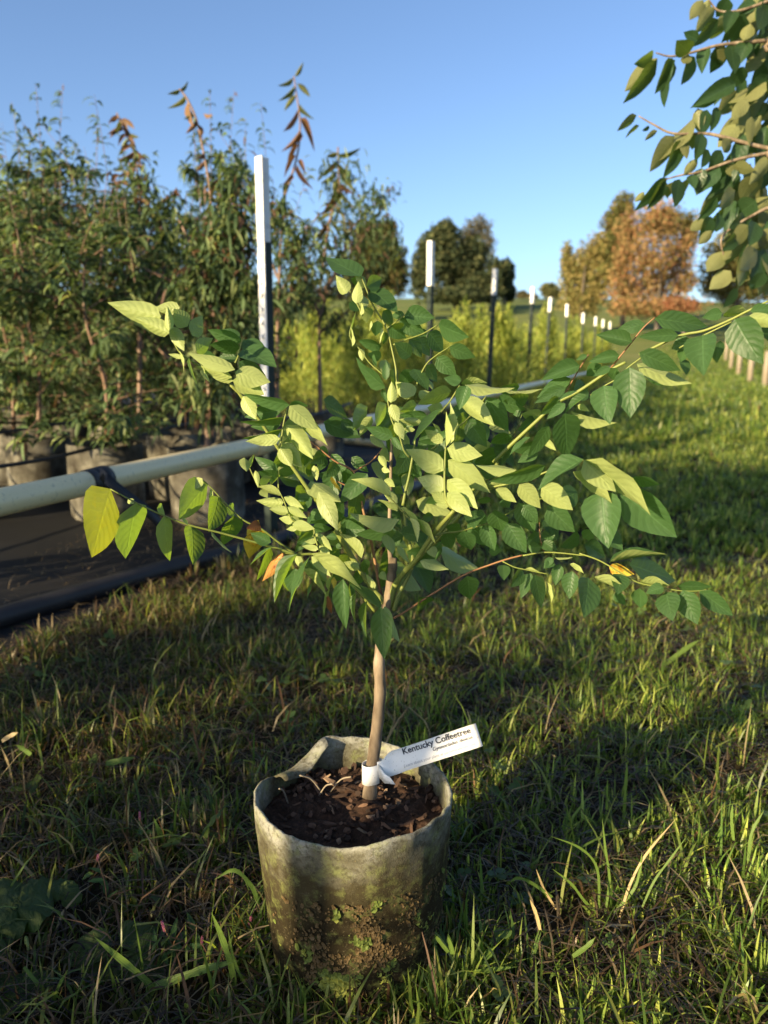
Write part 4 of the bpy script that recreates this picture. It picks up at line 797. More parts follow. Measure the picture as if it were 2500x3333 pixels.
L(h2, K1, lambda x, y: 1.05, [(470, 960, 525, 700, 28, 'B'), (485, 1087, 505, 893, 38, 'U'), (580, 1110, 595, 1238, 68, 'U'), (690, 810, 685, 922, 28, 'U'), (800, 880, 775, 1047, 32, 'U'), (760, 810, 740, 972, 122, 't', .03), (835, 930, 830, 1060, 72, 't', .03), (800, 1080, 553, 1040, 122, 'b', .02), (800, 1200, 660, 1170, 112, 't', .02), (850, 1230, 830, 1402, 122, 'B', .03), (720, 1170, 730, 1312, 42, 'T'), (850, 1450, 850, 1250, 78, 'T', -.01), (930, 1320, 940, 1502, 84, 't', .02)])
L(h4, K1, lambda x, y: 1.11, [(1050, 760, 1362, 772, 200, 'T'), (1000, 800, 1250, 962, 182, 'T', .01), (880, 870, 1062, 1002, 152, 'T'), (1040, 870, 913, 860, 74, 't', -.02), (1050, 740, 908, 760, 84, 'T'), (1300, 930, 1140, 972, 92, 'T')])
h5 = ST_(K1, [(930, 1070), (1080, 1010), (1250, 950), (1415, 850)], 1.08, (.0012, .0008)); h6 = ST_(K1, [(1160, 1640), (1190, 1480), (1280, 1290), (1380, 1195), (1540, 1090)], 1.05, (.0013, .0008))
L(h5, K1, lambda x, y: 1.08, [(1420, 850, 1720, 990, 190, 't'), (1120, 1190, 958, 1055, 162, 't'), (1100, 1000, 1240, 1192, 142, 't', .01), (1200, 990, 1322, 1182, 132, 't', .02), (1310, 932, 1465, 1142, 182, 't', .03)])
L(h6, K1, lambda x, y: 1.04, [(1540, 1090, 1802, 1212, 152, 'T'), (1400, 1200, 1592, 1402, 172, 'T'), (1290, 1290, 1400, 1462, 122, 't'), (1150, 1330, 1300, 1542, 142, 't', .01), (1140, 1340, 1000, 1502, 152, 't', .02), (1650, 1480, 1490, 1430, 102, 'T', -.02), (1150, 1610, 968, 1500, 152, 'B', .01), (1320, 1450, 1350, 1552, 54, 'B', .02)])

# -- upper right long leaf
z7 = lambda x, y: 1.02-.19*np.clip((x-1500)/1000, 0, 1)
i0 = ST_(KE, [(940, 880), (1180, 640), (1420, 330), (1600, 60)], lambda x, y: 1.04-.02*np.clip((x-1350)/300, 0, 1), (.0034, .0026), name='branch')
i1 = ST_(K7, [(20, 1180), (210, 990), (500, 720), (700, 540), (940, 410), (1270, 190), (1450, 95)], z7, (.0026, .0018)); i2 = ST_(KR, [(500, 565), (850, 400), (1080, 350), (1300, 260), (1480, 170), (1660, 85), (1900, -20)], z7, (.0018, .0010), 'stem_g'); i3 = ST_(KR, [(60, 930), (180, 850), (300, 780), (400, 680), (520, 590)], lambda x, y: z7(x, y)-.02, (.0009, .0008)); i4 = ST_(KR, [(860, 505), (1000, 430), (1330, 270)], lambda x, y: z7(x, y)-.02, (.0010, .0008)); i5 = ST_(KR, [(240, 690), (410, 480), (540, 320), (640, 230)], lambda x, y: z7(x, y)+.03, (.0011, .0007), 'stem_r')
i6 = ST_(K7, [(170, 990), (280, 800), (330, 660)], 1.03, (.0009, .0007)); i7 = ST_(K7, [(780, 470), (860, 320), (960, 150), (1050, 10)], 1.0, (.0009, .0007), 'stem_r')
L(i1, K7, lambda x, y: z7(x, y)-.01, [(930, 410, 720, 500, 48, 'T'), (1040, 450, 795, 615, 78, 'T', -.02), (795, 540, 605, 702, 102, 'T', -.02), (620, 790, 410, 1112, 142, 't', -.02), (790, 650, 822, 1115, 285, 't', -.03), (860, 625, 1312, 782, 122, 'U'), (930, 560, 1050, 622, 64, 'U', .01), (720, 470, 540, 662, 112, 't'), (420, 905, 180, 1052, 64, 'T'), (550, 930, 692, 1042, 74, 'U', .02), (520, 980, 220, 1052, 122, 't', .03), (160, 1010, 100, 1192, 202, 'T', .04), (500, 1060, 290, 1172, 124, 'T', .04), (210, 880, 0, 972, 132, 't', .03)])
L(i7, K7, lambda x, y: 1.0, [(950, 130, 558, 275, 172, 'T'), (850, 270, 515, 442, 142, 'T'), (800, 370, 480, 527, 132, 'T'), (1030, 20, 918, 72, 54, 'T'), (1180, 120, 1030, 240, 152, 't', .02), (1000, 320, 900, 430, 150, 't', .03), (1050, 420, 900, 480, 120, 't', .03)])
L(i6, K7, lambda x, y: 1.03, [(530, 680, 330, 650, 124, 'B'), (470, 720, 290, 830, 134, 'b'), (0, 740, 192, 872, 112, 'B'), (130, 402, 527, 437, 60, 'U', -.03), (400, 470, 150, 525, 150, 't', .03), (300, 360, 60, 400, 110, 't', .03), (320, 640, 230, 660, 70, 'T')])
L(i3, K7, lambda x, y: z7(x, y)-.03, [(1210, 350, 1265, 732, 272, 'T'), (1490, 150, 1505, 672, 322, 'T', -.01), (1350, 160, 1280, 302, 162, 'T', .02), (1280, 150, 1110, 242, 84, 'T', .01)])
L(i5, KR, lambda x, y: z7(x, y)+.03, [(435, 450, 128, 385, 132, 'T', -.01), (550, 290, 290, 352, 112, 'T', .01), (640, 240, 1132, 300, 172, 'T'), (320, 570, 60, 622, 104, 'T')])
L(i4, KR, lambda x, y: z7(x, y)-.03, [(1070, 390, 1075, 727, 255, 'T'), (1360, 245, 1562, 617, 290, 'T', -.02), (1230, 440, 1210, 602, 72, 't', .04), (1200, 500, 1195, 632, 82, 'T', .03)])
L(i2, KR, lambda x, y: z7(x, y), [(850, 390, 508, 402, 112, 'T', -.01), (1245, 190, 1070, 232, 104, 'T'), (1270, 190, 1460, 180, 92, 'B'), (500, 548, 872, 697, 162, 'T', -.04), (480, 650, 915, 867, 132, 'U', -.01), (900, 600, 925, 742, 84, 't', .03), (560, 720, 812, 842, 92, 't', .02), (1480, 222, 1815, 290, 115, 'U', -.02), (1500, 170, 1720, 150, 102, 'T'), (960, 430, 800, 512, 132, 'T', .01), (905, 510, 880, 622, 90, 'T', .01), (1640, 300, 1720, 470, 130, 't', .02)])
# -- middle right leaf with broad hanging leaflets
z8 = lambda x, y: .975-.10*np.clip((x-1500)/650, 0, 1)
j0 = ST_(KE, [(930, 900), (1100, 700), (1300, 420), (1480, 365)], lambda x, y: 1.03-.055*np.clip((x-1350)/260, 0, 1), (.0028, .0018), name='branch')
j1 = ST_(K5, [(560, 470), (670, 450), (900, 400), (1130, 335), (1350, 250), (1659, 160)], z8, (.0016, .0010)); j2 = ST_(K5, [(10, 985), (160, 945), (300, 930), (490, 880), (650, 828), (800, 760), (1000, 640), (1250, 560)], 1.0, (.0012, .0008))
L(j1, K5, lambda x, y: z8(x, y)-.01, [(930, 262, 513, 238, 112, 'U', .01), (1240, 220, 678, 402, 150, 't', -.03), (1655, 150, 1170, 425, 165, 'T', -.05), (1205, 440, 1527, 692, 225, 'U', -.02), (965, 420, 1182, 672, 185, 'U'), (710, 470, 922, 602, 122, 'U'), (720, 330, 540, 240, 150, 't', .03), (900, 340, 640, 420, 90, 'u', .02)])
L(j1, KC, lambda x, y: z8(x, y)-.01, [(560, 1010, 972, 1247, 115, 'U', -.02), (555, 1012, 735, 1192, 132, 'u', -.01), (490, 1080, 727, 1217, 84, 'U', .0), (660, 1190, 690, 1518, 215, 'T', .01), (780, 1200, 1095, 1452, 212, 'T', .03), (850, 1110, 1002, 1162, 64, 't', .03)])
L(j2, K5, lambda x, y: 1.0, [(960, 620, 1120, 932, 205, 'T', -.02), (1015, 640, 1157, 837, 152, 'T', -.04), (1270, 650, 1547, 932, 235, 'T', -.03), (1590, 500, 1330, 642, 225, 't', .02), (480, 700, 470, 852, 205, 'T'), (700, 700, 775, 932, 212, 'T', -.02), (830, 840, 1027, 1152, 225, 'T', -.02), (590, 850, 692, 1127, 165, 'T'), (360, 920, 442, 1147, 185, 'T'), (170, 935, 225, 1132, 152, 'T'), (330, 880, 165, 880, 84, 't', .02), (660, 580, 500, 600, 64, 't', .03), (800, 570, 862, 677, 132, 'T', .01), (0, 1230, 187, 1347, 72, 'u', .02), (0, 1080, 50, 1210, 110, 'B', .02)])
j3 = ST_(K5, [(1230, 1150), (1190, 1000), (1180, 830)], 1.08, (.0010, .0007), 'stem_r')
L(j3, K5, lambda x, y: 1.08, [(1230, 800, 1382, 992, 132, 't'), (1215, 930, 1362, 1012, 122, 't'), (1220, 1040, 1362, 1132, 132, 't', -.01), (640, 1130, 762, 1132, 112, 't', .02), (1060, 1100, 1202, 1102, 122, 't'), (1180, 960, 1040, 1060, 120, 't')])
L(j3, K6, lambda x, y: 1.09, [(480, 170, 642, 262, 132, 't'), (440, 100, 310, 192, 92, 't'), (600, 60, 772, 202, 132, 't'), (470, 120, 560, 60, 90, 't', .02)])
# -- low right leaf on its red stalk
z9 = lambda x, y: 1.04-.06*np.clip((x-1400)/800, 0, 1)
k0 = ST_(KE, [(790, 1270), (860, 1230), (1030, 1120), (1260, 980), (1440, 910), (1560, 870), (1659, 845)], z9, (.0016, .0011), 'stem_r'); k1 = ST_(K5, [(1000, 1190), (1220, 1155), (1450, 1165), (1660, 1190)], z9, (.0011, .0008), 'stem_g'); k2 = ST_(K6, [(440, 240), (560, 280), (660, 330), (860, 450), (1000, 490), (1240, 530), (1430, 525)], z9, (.0011, .0007)); k3 = ST_(K5, [(780, 1250), (900, 1310), (1000, 1335), (1150, 1365), (1270, 1390)], z9, (.0009, .0006))
L(k0, K5, z9, [(400, 1410, 430, 1652, 222, 't'), (-120, 1640, -30, 1715, 200, 'T')])
L(k3, K5, z9, [(790, 1290, 800, 1442, 132, 't'), (1000, 1350, 888, 1522, 122, 't'), (1090, 1380, 990, 1642, 132, 'T'), (1130, 1400, 1205, 1740, 152, 't', -.01), (1270, 1480, 1322, 1690, 54, 'U', .01), (1030, 1335, 1190, 1387, 42, 'U', -.01)])
L(k1, K5, z9, [(1320, 1210, 1230, 1322, 82, 'T'), (1400, 1280, 1350, 1502, 122, 'T'), (1350, 1210, 1530, 1217, 30, 'U'), (1510, 1280, 1662, 1352, 54, 'U')])
L(k2, K6, z9, [(385, 380, 360, 582, 124, 'T'), (510, 430, 490, 714, 166, 't', -.01), (560, 420, 805, 552, 74, 'U', -.02), (760, 400, 740, 542, 132, 't'), (905, 510, 915, 647, 112, 'T'), (1090, 500, 962, 542, 84, 'T', -.02), (920, 460, 1127, 477, 78, 'B', .01), (1110, 540, 1145, 733, 172, 'T'), (1240, 525, 1350, 772, 166, 'T', -.02), (1370, 530, 1612, 707, 132, 'T'), (670, 340, 852, 402, 92, 'Y', .02), (668, 310, 1095, 210, 54, 'T', .03), (830, 330, 1172, 440, 182, 't', .04), (1200, 490, 1450, 500, 84, 't', .03), (720, 540, 790, 637, 74, 'T', .01), (240, 300, 180, 350, 60, 'T')])

# -- inner foliage behind the bright pinnae
r = random.Random(17); rows = []
for i in range(95):
    x = r.uniform(600, 1120); y = r.uniform(860, 1225); 
    if abs(x-850) > 120+(1225-y)*.62: continue
    a = math.radians(r.uniform(20, 160)); l = r.uniform(42, 85); rows.append((x, y, x+math.cos(a)*l, y+math.sin(a)*l, l*r.uniform(.42, .56), r.choice('tttTTBbu'), r.uniform(.0, .12)))
leaves(e3b, TB, DISP, lambda x, y: 1.045, rows)
# leaflets past the three hundred that show largest: one joined part
def show(o): m = LM[o.name]; return m.col[0].to_3d().length*m.col[1].to_3d().length
allf = sorted([o for o in sap.children_recursive if o.name.startswith('leaflet')], key=show); small = allf[:max(0, len(allf)-298)]
Vj, Fj, Uj, Mj, mats = [], [], [], [], []
for o in small:
    me = o.data; off = len(Vj); mm = me.materials[0]
    if mm not in mats: mats.append(mm)
    Vj += [tuple(LM[o.name] @ v.co) for v in me.vertices]; uvv = {}
    for lp, u_ in zip(me.loops, me.uv_layers[0].data): uvv[lp.vertex_index] = tuple(u_.uv)
    Uj += [uvv[i] for i in range(len(me.vertices))]
    for p in me.polygons: Fj.append(tuple(i+off for i in p.vertices)); Mj.append(mats.index(mm))
for o in small: bpy.data.objects.remove(o)
if small:
    me = mesh('small_leaflets', Vj, Fj, None, True, Uj)
    for mm in mats: me.materials.append(mm)
    me.polygons.foreach_set('material_index', np.array(Mj, dtype=np.int32)); obj('small_leaflets', me, sap, kind='stuff')

# ------------------------------------------------------------------ name label looped on the trunk
K9 = (1100, 2300, S6); kp = lambda x, y, z=1.03: P(K9[0]+x*K9[2], K9[1]+y*K9[2], z)
LB = kp(300, 600, 1.04)
lab = thing('plant_label', 'white plastic name label looped around the thin trunk', 'plant label', LB)
c = kp(312, 585, 1.04)-LB; V, F = [], []; nA = 28
for i in range(nA+1):
    a = math.radians(-20+330*i/nA); 
    for j in range(3): V.append((c.x+.0140*math.cos(a), c.y+.0140*math.sin(a), c.z-.0135+.0135*j+.003*math.sin(a+2)))
F = [(i*3+j, (i+1)*3+j, (i+1)*3+j+1, i*3+j+1) for i in range(nA) for j in range(2)]
o = obj('loop', mesh('loop', V, F, M['plastic'], True), lab); mo = o.modifiers.new('s', 'SOLIDIFY'); mo.thickness = .0006
A, B_, Cc = kp(760, 310, 1.04)-LB, kp(1240, 150, 1.05)-LB, kp(1070, 431, 1.033)-LB; NRM = (B_-A).cross(Cc-A).normalized()
def on_strip(x, y):   # point of the strip plane under crop pixel (x, y)
    cam_ = Vector((0, 0, CAMH))-LB; d_ = (kp(x, y, 1.0)-LB)-cam_; t_ = (A-cam_).dot(NRM)/d_.dot(NRM); return cam_+d_*t_
topp = [kp(350, 500, 1.024)-LB, kp(400, 480, 1.024)-LB]+[on_strip(*q) for q in ((470, 405), (570, 372), (760, 310), (1000, 228), (1240, 150))]
bott = [kp(370, 640, 1.024)-LB, kp(430, 640, 1.020)-LB]+[on_strip(*q) for q in ((545, 605), (640, 570), (830, 508), (1070, 431), (1305, 355))]
tpth, bpth = spline(topp, 4), spline(bott, 4); V = []
for a_, b_ in zip(tpth, bpth):
    for j in range(4): V.append(a_+(b_-a_)*j/3)
F = [(i*4+j, i*4+j+1, (i+1)*4+j+1, (i+1)*4+j) for i in range(len(tpth)-1) for j in range(3)]
o = obj('strip', mesh('strip', V, F, M['plastic'], True), lab); mo = o.modifiers.new('s', 'SOLIDIFY'); mo.thickness = .0006; mo.offset = 0
V = [kp(*q)-LB for q in ((360, 520, 1.022), (372, 640, 1.022), (415, 600, 1.012), (420, 690, 1.016), (470, 640, 1.008), (515, 702, 1.004))]
o = obj('tongue', mesh('tongue', V, [(0, 1, 3, 2), (2, 3, 5, 4)], M['plastic'], True), lab); mo = o.modifiers.new('s', 'SOLIDIFY'); mo.thickness = .0006
def print_line(txt, p0, p1, upref, mat, shear=0.0, bold=0.0, name='printed_line'):
    """lay a line of print along p0 -> p1 (world, relative to the label)"""
    cu = bpy.data.curves.new(name, 'FONT'); cu.body = txt; cu.size = 1; cu.shear = shear; cu.offset = bold; cu.extrude = 0; cu.resolution_u = 3
    tmp = bpy.data.objects.new(name, cu); C.objects.link(tmp); dg = bpy.context.evaluated_depsgraph_get(); me = bpy.data.meshes.new_from_object(tmp.evaluated_get(dg)); bpy.data.objects.remove(tmp)
    co = np.empty(len(me.vertices)*3, dtype=np.float32); me.vertices.foreach_get('co', co); co = co.reshape(-1, 3); x0, x1 = co[:, 0].min(), co[:, 0].max()
    ax = Vector(p1)-Vector(p0); k = ax.length/(x1-x0); ax.normalize(); u = Vector(upref); u = (u-ax*u.dot(ax)).normalized(); nn = ax.cross(u)
    me.materials.clear(); me.materials.append(mat); o = obj(name, me, lab)
    q = Vector(p0)-ax*x0*k+nn*.0011
    o.matrix_local = Matrix(((ax.x*k, u.x*k, nn.x*k, q.x), (ax.y*k, u.y*k, nn.y*k, q.y), (ax.z*k, u.z*k, nn.z*k, q.z), (0, 0, 0, 1))); return o
upv = on_strip(1240, 150)-on_strip(1305, 355)
print_line('Kentucky Coffeetree', on_strip(590, 432), on_strip(1198, 236), upv, M['ink'], 0, .018)
print_line('Gynnocladus dioicus', on_strip(858, 402), on_strip(1215, 286), upv, M['ink'], .2, .006)
print_line('Learn about your plant at pariahfarmtrees.com', on_strip(600, 548), on_strip(1238, 344), upv, M['ink2'], 0, .0)
# ------------------------------------------------------------------ tree overhanging from the right
TR = Vector((2.35, 2.3, 0)); oak = thing('overhanging_tree', 'leafy tree reaching in from the edge with dark hanging leaves against the sky', 'tree', TR)
zt = lambda x, y: 1.95
def to_world(pts, z): return [P(KT[0]+x*KT[2], KT[1]+y*KT[2], z)-TR for x, y in pts]
V, F = tube_geo(spline([(0, 0, -.1), (.03, .02, .9), (-.02, .0, 1.8), (.05, .03, 2.9), (.02, 0, 3.8)], 5), np.linspace(.085, .03, 21), 12); obj('trunk', mesh('trunk', V, F, M['bark'], True), oak)
limbs = {}
for key, h, pts in (('a', 2.05, [(1700, 250), (1327, 290), (1100, 310), (950, 330), (750, 385), (620, 405), (520, 380)]), ('b', 1.55, [(1700, 1080), (1327, 1065), (1000, 985), (870, 962), (640, 960), (500, 895), (395, 835)]), ('c', 1.45, [(1700, 1050), (1400, 1090), (1100, 1150), (850, 1235), (700, 1262), (560, 1300)]),
                    ('d', 2.3, [(1700, -120), (1400, -20), (1150, 70), (980, 80), (900, 0)]), ('e', 1.2, [(1700, 1500), (1400, 1480), (1200, 1560), (1000, 1700), (1010, 1860)])):
    wp = to_world(pts, 1.95); path = spline([Vector((0, 0, h))]+wp, 5); V, F = tube_geo(path, np.interp(np.linspace(0, 1, len(path)), [0, .2, 1], [.012, .0055, .0016]), 7); limbs[key] = obj('limb', mesh('limb', V, F, M['bark'], True), oak)
TL = lambda k, rows: leaves(limbs[k], TR, KT, zt, rows, 'leaf', {'leaf': 'leaf_tree'})
TL('a', [(530, 420, 310, 640, 125, 'U'), (500, 400, 378, 462, 84, 't'), (530, 440, 300, 732, 95, 't'), (640, 420, 530, 662, 95, 't'), (645, 430, 600, 765, 85, 'T'), (750, 390, 720, 482, 72, 'U'), (800, 410, 708, 602, 84, 't'), (760, 380, 673, 298, 125, 't'), (820, 290, 720, 235, 80, 'T'), (880, 350, 850, 520, 90, 'T'), (960, 340, 990, 470, 110, 'u'), (1000, 330, 920, 520, 110, 't'), (1060, 320, 1090, 520, 100, 't'), (1180, 300, 1100, 470, 110, 'T')])
TL('d', [(970, 140, 788, 332, 84, 't'), (950, 60, 798, 232, 94, 'u'), (860, 0, 768, 132, 86, 'U'), (905, -10, 828, 152, 66, 'U'), (1045, -10, 960, 122, 105, 't'), (1080, 80, 1020, 232, 95, 'T'), (1160, 110, 1060, 302, 115, 't'), (1240, 20, 1100, 82, 84, 'T'), (1200, 170, 1150, 300, 90, 'U'), (1300, 60, 1260, 210, 100, 't')])
TL('b', [(380, 830, 243, 937, 58, 'u'), (400, 905, 298, 987, 32, 'u'), (475, 915, 422, 940, 28, 't'), (530, 940, 438, 1007, 38, 'u'), (780, 860, 578, 1182, 100, 'U'), (650, 980, 478, 1227, 115, 'u'), (700, 1010, 588, 1272, 94, 't'), (720, 1000, 740, 1142, 64, 'u'), (810, 950, 780, 1072, 84, 'u'), (850, 960, 810, 1152, 84, 't'), (1090, 600, 798, 752, 115, 'T'), (980, 640, 810, 772, 84, 't'), (820, 780, 830, 952, 84, 'U'), (890, 790, 850, 972, 84, 't'), (960, 770, 920, 942, 64, 't'), (1180, 720, 1058, 872, 94, 'U'), (1110, 890, 968, 1062, 115, 'U'), (1210, 840, 1190, 1042, 64, 'u'), (900, 1080, 850, 1202, 64, 't'), (990, 1080, 900, 1262, 94, 't'), (1060, 1000, 1000, 1100, 80, 'u'), (1150, 480, 1060, 640, 110, 't')])
TL('c', [(820, 1140, 718, 1262, 64, 'U'), (980, 1210, 818, 1382, 105, 'T'), (850, 1210, 810, 1382, 94, 'T'), (770, 1260, 800, 1352, 70, 't'), (600, 1280, 378, 1512, 84, 't'), (590, 1290, 470, 1502, 74, 't'), (640, 1310, 600, 1422, 72, 'B'), (690, 1290, 660, 1482, 94, 't'), (740, 1290, 710, 1402, 54, 'B'), (435, 1380, 372, 1452, 46, 'U'), (980, 1300, 918, 1392, 54, 't'), (1090, 1370, 980, 1492, 94, 'u'), (960, 1420, 828, 1592, 74, 't'), (1080, 1200, 1230, 1222, 84, 'B'), (1050, 1180, 1080, 1272, 74, 'B'), (1230, 1260, 1130, 1432, 115, 'B')])
TL('e', [(870, 1580, 768, 1662, 84, 'U'), (920, 1560, 840, 1742, 94, 't'), (980, 1540, 960, 1662, 64, 't'), (920, 1660, 828, 1762, 64, 'U'), (1000, 1810, 888, 1962, 115, 'U'), (1060, 1950, 908, 2082, 115, 'U'), (1060, 1800, 1000, 1882, 54, 'U'), (1250, 1800, 1120, 1942, 125, 'B'), (1200, 1870, 1100, 2052, 105, 'B'), (1300, 1960, 1210, 2082, 94, 't'), (1110, 2080, 1008, 2212, 64, 't'), (1240, 1440, 1090, 1562, 155, 't'), (1160, 1560, 1060, 1640, 90, 't'), (1180, 1620, 1060, 1780, 100, 'u'), (1240, 1600, 1200, 1760, 100, 't'), (1100, 1700, 1010, 1800, 80, 't'), (1320, 1700, 1230, 1840, 110, 'B')])
r = random.Random(3); rows = {k: [] for k in 'abcde'}
for i in range(195):
    y = r.uniform(-150, 1900); lo = 1040 if y < 1500 else 1130; x = r.uniform(lo, 1720)
    a = math.radians(r.uniform(95, 150)); l = r.uniform(210, 330); k = 'd' if y < 150 else 'a' if y < 600 else 'b' if y < 1050 else 'c' if y < 1450 else 'e'
    rows[k].append((x, y, x+math.cos(a)*l, y+math.sin(a)*l, l*r.uniform(.28, .42), r.choice('tttTTUUuuB'), r.uniform(.0, .35)))
for k in rows: TL(k, rows[k])

# ------------------------------------------------------------------ grass
def blades(X, Y, L, W, lean, tint, seed, z0=0.0, curl=.5, head=None):
    """grass blades of three bent segments"""
    r = np.random.default_rng(seed); n = len(X); a = r.random(n)*2*math.pi if head is None else head; h = np.stack([np.cos(a), np.sin(a), np.zeros(n)], 1)
    b = a+math.pi/2+r.normal(size=n)*.5; S = np.stack([np.cos(b), np.sin(b), np.zeros(n)], 1); p = np.stack([X, Y, np.full(n, z0)], 1)
    up = np.array([0, 0, 1.0]); L = L[:, None]; W = W[:, None]; pts = [p]
    for f in (.55, 1.0+curl*.4, 1.0+curl*1.3):
        ln = np.minimum(lean*f, 1.9)[:, None]; p = p+(h*np.sin(ln)+up*np.cos(ln))*L*.36; pts.append(p)
    pts[2][:, 2] = np.maximum(pts[2][:, 2], .004); pts[3][:, 2] = np.maximum(pts[3][:, 2], .003)
    V = np.stack([pts[0]-S*W*.38, pts[0]+S*W*.38, pts[1]-S*W*.5, pts[1]+S*W*.5, pts[2]-S*W*.38, pts[2]+S*W*.38, pts[3]], 1).reshape(-1, 3); o = (np.arange(n)*7)[:, None]
    F = np.concatenate([o+np.array([q]) for q in ([0, 1, 3], [0, 3, 2], [2, 3, 5], [2, 5, 4], [4, 5, 6])])
    T = np.repeat(tint, 7, 0).reshape(n, 7, 3); T = T*np.array([.8, .8, 1.0, 1.0, 1.0, 1.0, 1.1])[None, :, None]
    return V, F, T.reshape(-1, 3)
GCOL = np.array([(.070, .12, .022), (.14, .19, .036), (.25, .28, .06), (.36, .28, .15), (.14, .08, .042)])
def pick(n, w, seed):
    r = np.random.default_rng(seed); w = w/w.sum(1, keepdims=True); c = (w.cumsum(1) > r.random((n, 1))).argmax(1); return GCOL[c]*(.7+.6*r.random((n, 1)))
def vnoise(X, Y, f, s):     # cheap smooth field
    return (np.sin(X*f*1.3+s)+np.sin(Y*f*1.7+s*2.1)+np.sin((X+Y)*f*.9+s*.7)+np.sin((X-1.7*Y)*f*.6+s*1.9))/4
def zone(n, y0, y1, seed, xl=None, pw=1.0):
    r = np.random.default_rng(seed); Y = y0+(y1-y0)*r.random(n)**pw; lo = np.maximum(edge_x(Y)-.02+.05*r.normal(size=n), -.56*Y-.30); hi = .56*Y+.35; X = lo+(hi-lo)*r.random(n); return X, Y, r
def make_grass(name, label, nt, per, y0, y1, seed, ls, ws, spread, pw=1.0, lean0=.45):
    """tufts of `per` blades that fan out from one root"""
    X, Y, r = zone(nt, y0, y1, seed, None, pw); keep = np.hypot(X-POT.x, Y-POT.y) > .122
    dens = vnoise(X, Y, 9, 1)+.55*vnoise(X, Y, 23, 5); keep &= r.random(nt) < np.clip(.78+.55*dens, .2, 1); X, Y, dens = X[keep], Y[keep], dens[keep]; nt = len(X)
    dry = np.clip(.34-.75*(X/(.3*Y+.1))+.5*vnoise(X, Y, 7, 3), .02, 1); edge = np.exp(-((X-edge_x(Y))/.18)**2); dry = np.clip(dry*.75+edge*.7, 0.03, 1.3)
    cnt = r.integers(max(1, per-4), per+5, nt); i = np.repeat(np.arange(nt), cnt); n = len(i); size = (.55+.9*r.random(nt)**1.5)*(1+.45*np.clip(dens, -.6, .8)); a = r.random(n)*2*math.pi
    a = np.where(r.random(n) < .35, (r.random(nt)*6.28)[i]+r.normal(size=n)*.5, a); q = spread*np.abs(r.normal(size=n)); x, y = X[i]+np.cos(a)*q, Y[i]+np.sin(a)*q
    w = np.stack([np.full(n, 1.0), np.full(n, .95), np.full(n, .5), dry[i]*.8, dry[i]*.8], 1); Ln = (ls[0]+(ls[1]-ls[0])*r.random(n)**1.6)*size[i]; Ln *= np.where(r.random(n) < .03, 1.7, 1.0)
    V, F, T = blades(x, y, Ln, (ws[0]+(ws[1]-ws[0])*r.random(n)), np.abs(r.normal(lean0, .35, n)), pick(n, w, seed)*((.8+.4*r.random(nt))*np.clip(.97+.38*X/(.3*Y+.1), .60, 1.32 if y1 < 3 else .95))[i][:, None], seed, 0.0, .6, a)  # lawn light and shade put into the tint: darker left, brighter right
    V[:, 2] += np.repeat(np.where(y > 18, terrain(x, y), 0), 7)
    o = obj(name, mesh(name, V, F, M['grass'], False, None, T), kind='stuff'); o['label'] = label
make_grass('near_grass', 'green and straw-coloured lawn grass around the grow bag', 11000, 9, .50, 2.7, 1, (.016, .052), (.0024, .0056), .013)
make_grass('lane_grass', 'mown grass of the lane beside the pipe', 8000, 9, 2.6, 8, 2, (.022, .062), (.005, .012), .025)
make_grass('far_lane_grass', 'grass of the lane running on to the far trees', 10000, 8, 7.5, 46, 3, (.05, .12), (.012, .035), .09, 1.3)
# longer unmown grass that crowds the foot of the bag
r = np.random.default_rng(31); nt = 240; a = r.random(nt)*6.283; q = .118+.10*r.random(nt)**1.8; X, Y = POT.x+np.cos(a)*q, POT.y+np.sin(a)*q; cnt = r.integers(4, 9, nt); i = np.repeat(np.arange(nt), cnt); n = len(i); ha = r.random(n)*6.283; x, y = X[i]+r.normal(size=n)*.008, Y[i]+r.normal(size=n)*.008; k = np.hypot(x-POT.x, y-POT.y) > .116; x, y, ha, i = x[k], y[k], ha[k], i[k]; n = len(x)
V, F, T = blades(x, y, .022+.045*r.random(n)**1.8, .0024+.003*r.random(n), np.abs(r.normal(.4, .35, n)), pick(n, np.tile([1, .9, .5, .35, .3], (n, 1)), 5), 6, 0.0, .7, ha)
o = obj('bag_foot_grass', mesh('bag_foot_grass', V, F, M['grass'], False, None, T), kind='stuff'); o['label'] = 'longer unmown grass crowding the foot of the grow bag'
# loose long blades lying criss-cross over the lawn
n = 2600; X, Y, r = zone(n, .55, 2.6, 19); k = (np.hypot(X-POT.x, Y-POT.y) > .15); X, Y = X[k], Y[k]; n = len(X)
V, F, T = blades(X, Y, .05+.08*r.random(n), .002+.0032*r.random(n), np.abs(r.normal(1.0, .3, n)), pick(n, np.tile([1.2, .9, .4, .4, .5], (n, 1)), 15)*.8, 16, .012, .35)
o = obj('loose_grass', mesh('loose_grass', V, F, M['grass'], False, None, T), kind='stuff'); o['label'] = 'long loose grass blades lying across the lawn'
# straw litter blown onto the black cloth
r = np.random.default_rng(41); n = 1500; Y = 1.3+3.2*r.random(n); X = edge_x(Y)-.9*r.random(n)**2.2; V, F, T = blades(X, Y, .02+.05*r.random(n), .0016+.002*r.random(n), 1.35+.2*r.random(n), np.array([(.16, .12, .07), (.10, .07, .04), (.22, .17, .11)])[r.integers(0, 3, n)], 18, .016, .05)
o = obj('straw_litter', mesh('straw_litter', V, F, M['grass'], False, None, T), kind='stuff'); o['label'] = 'thin straw litter scattered on the black cloth'
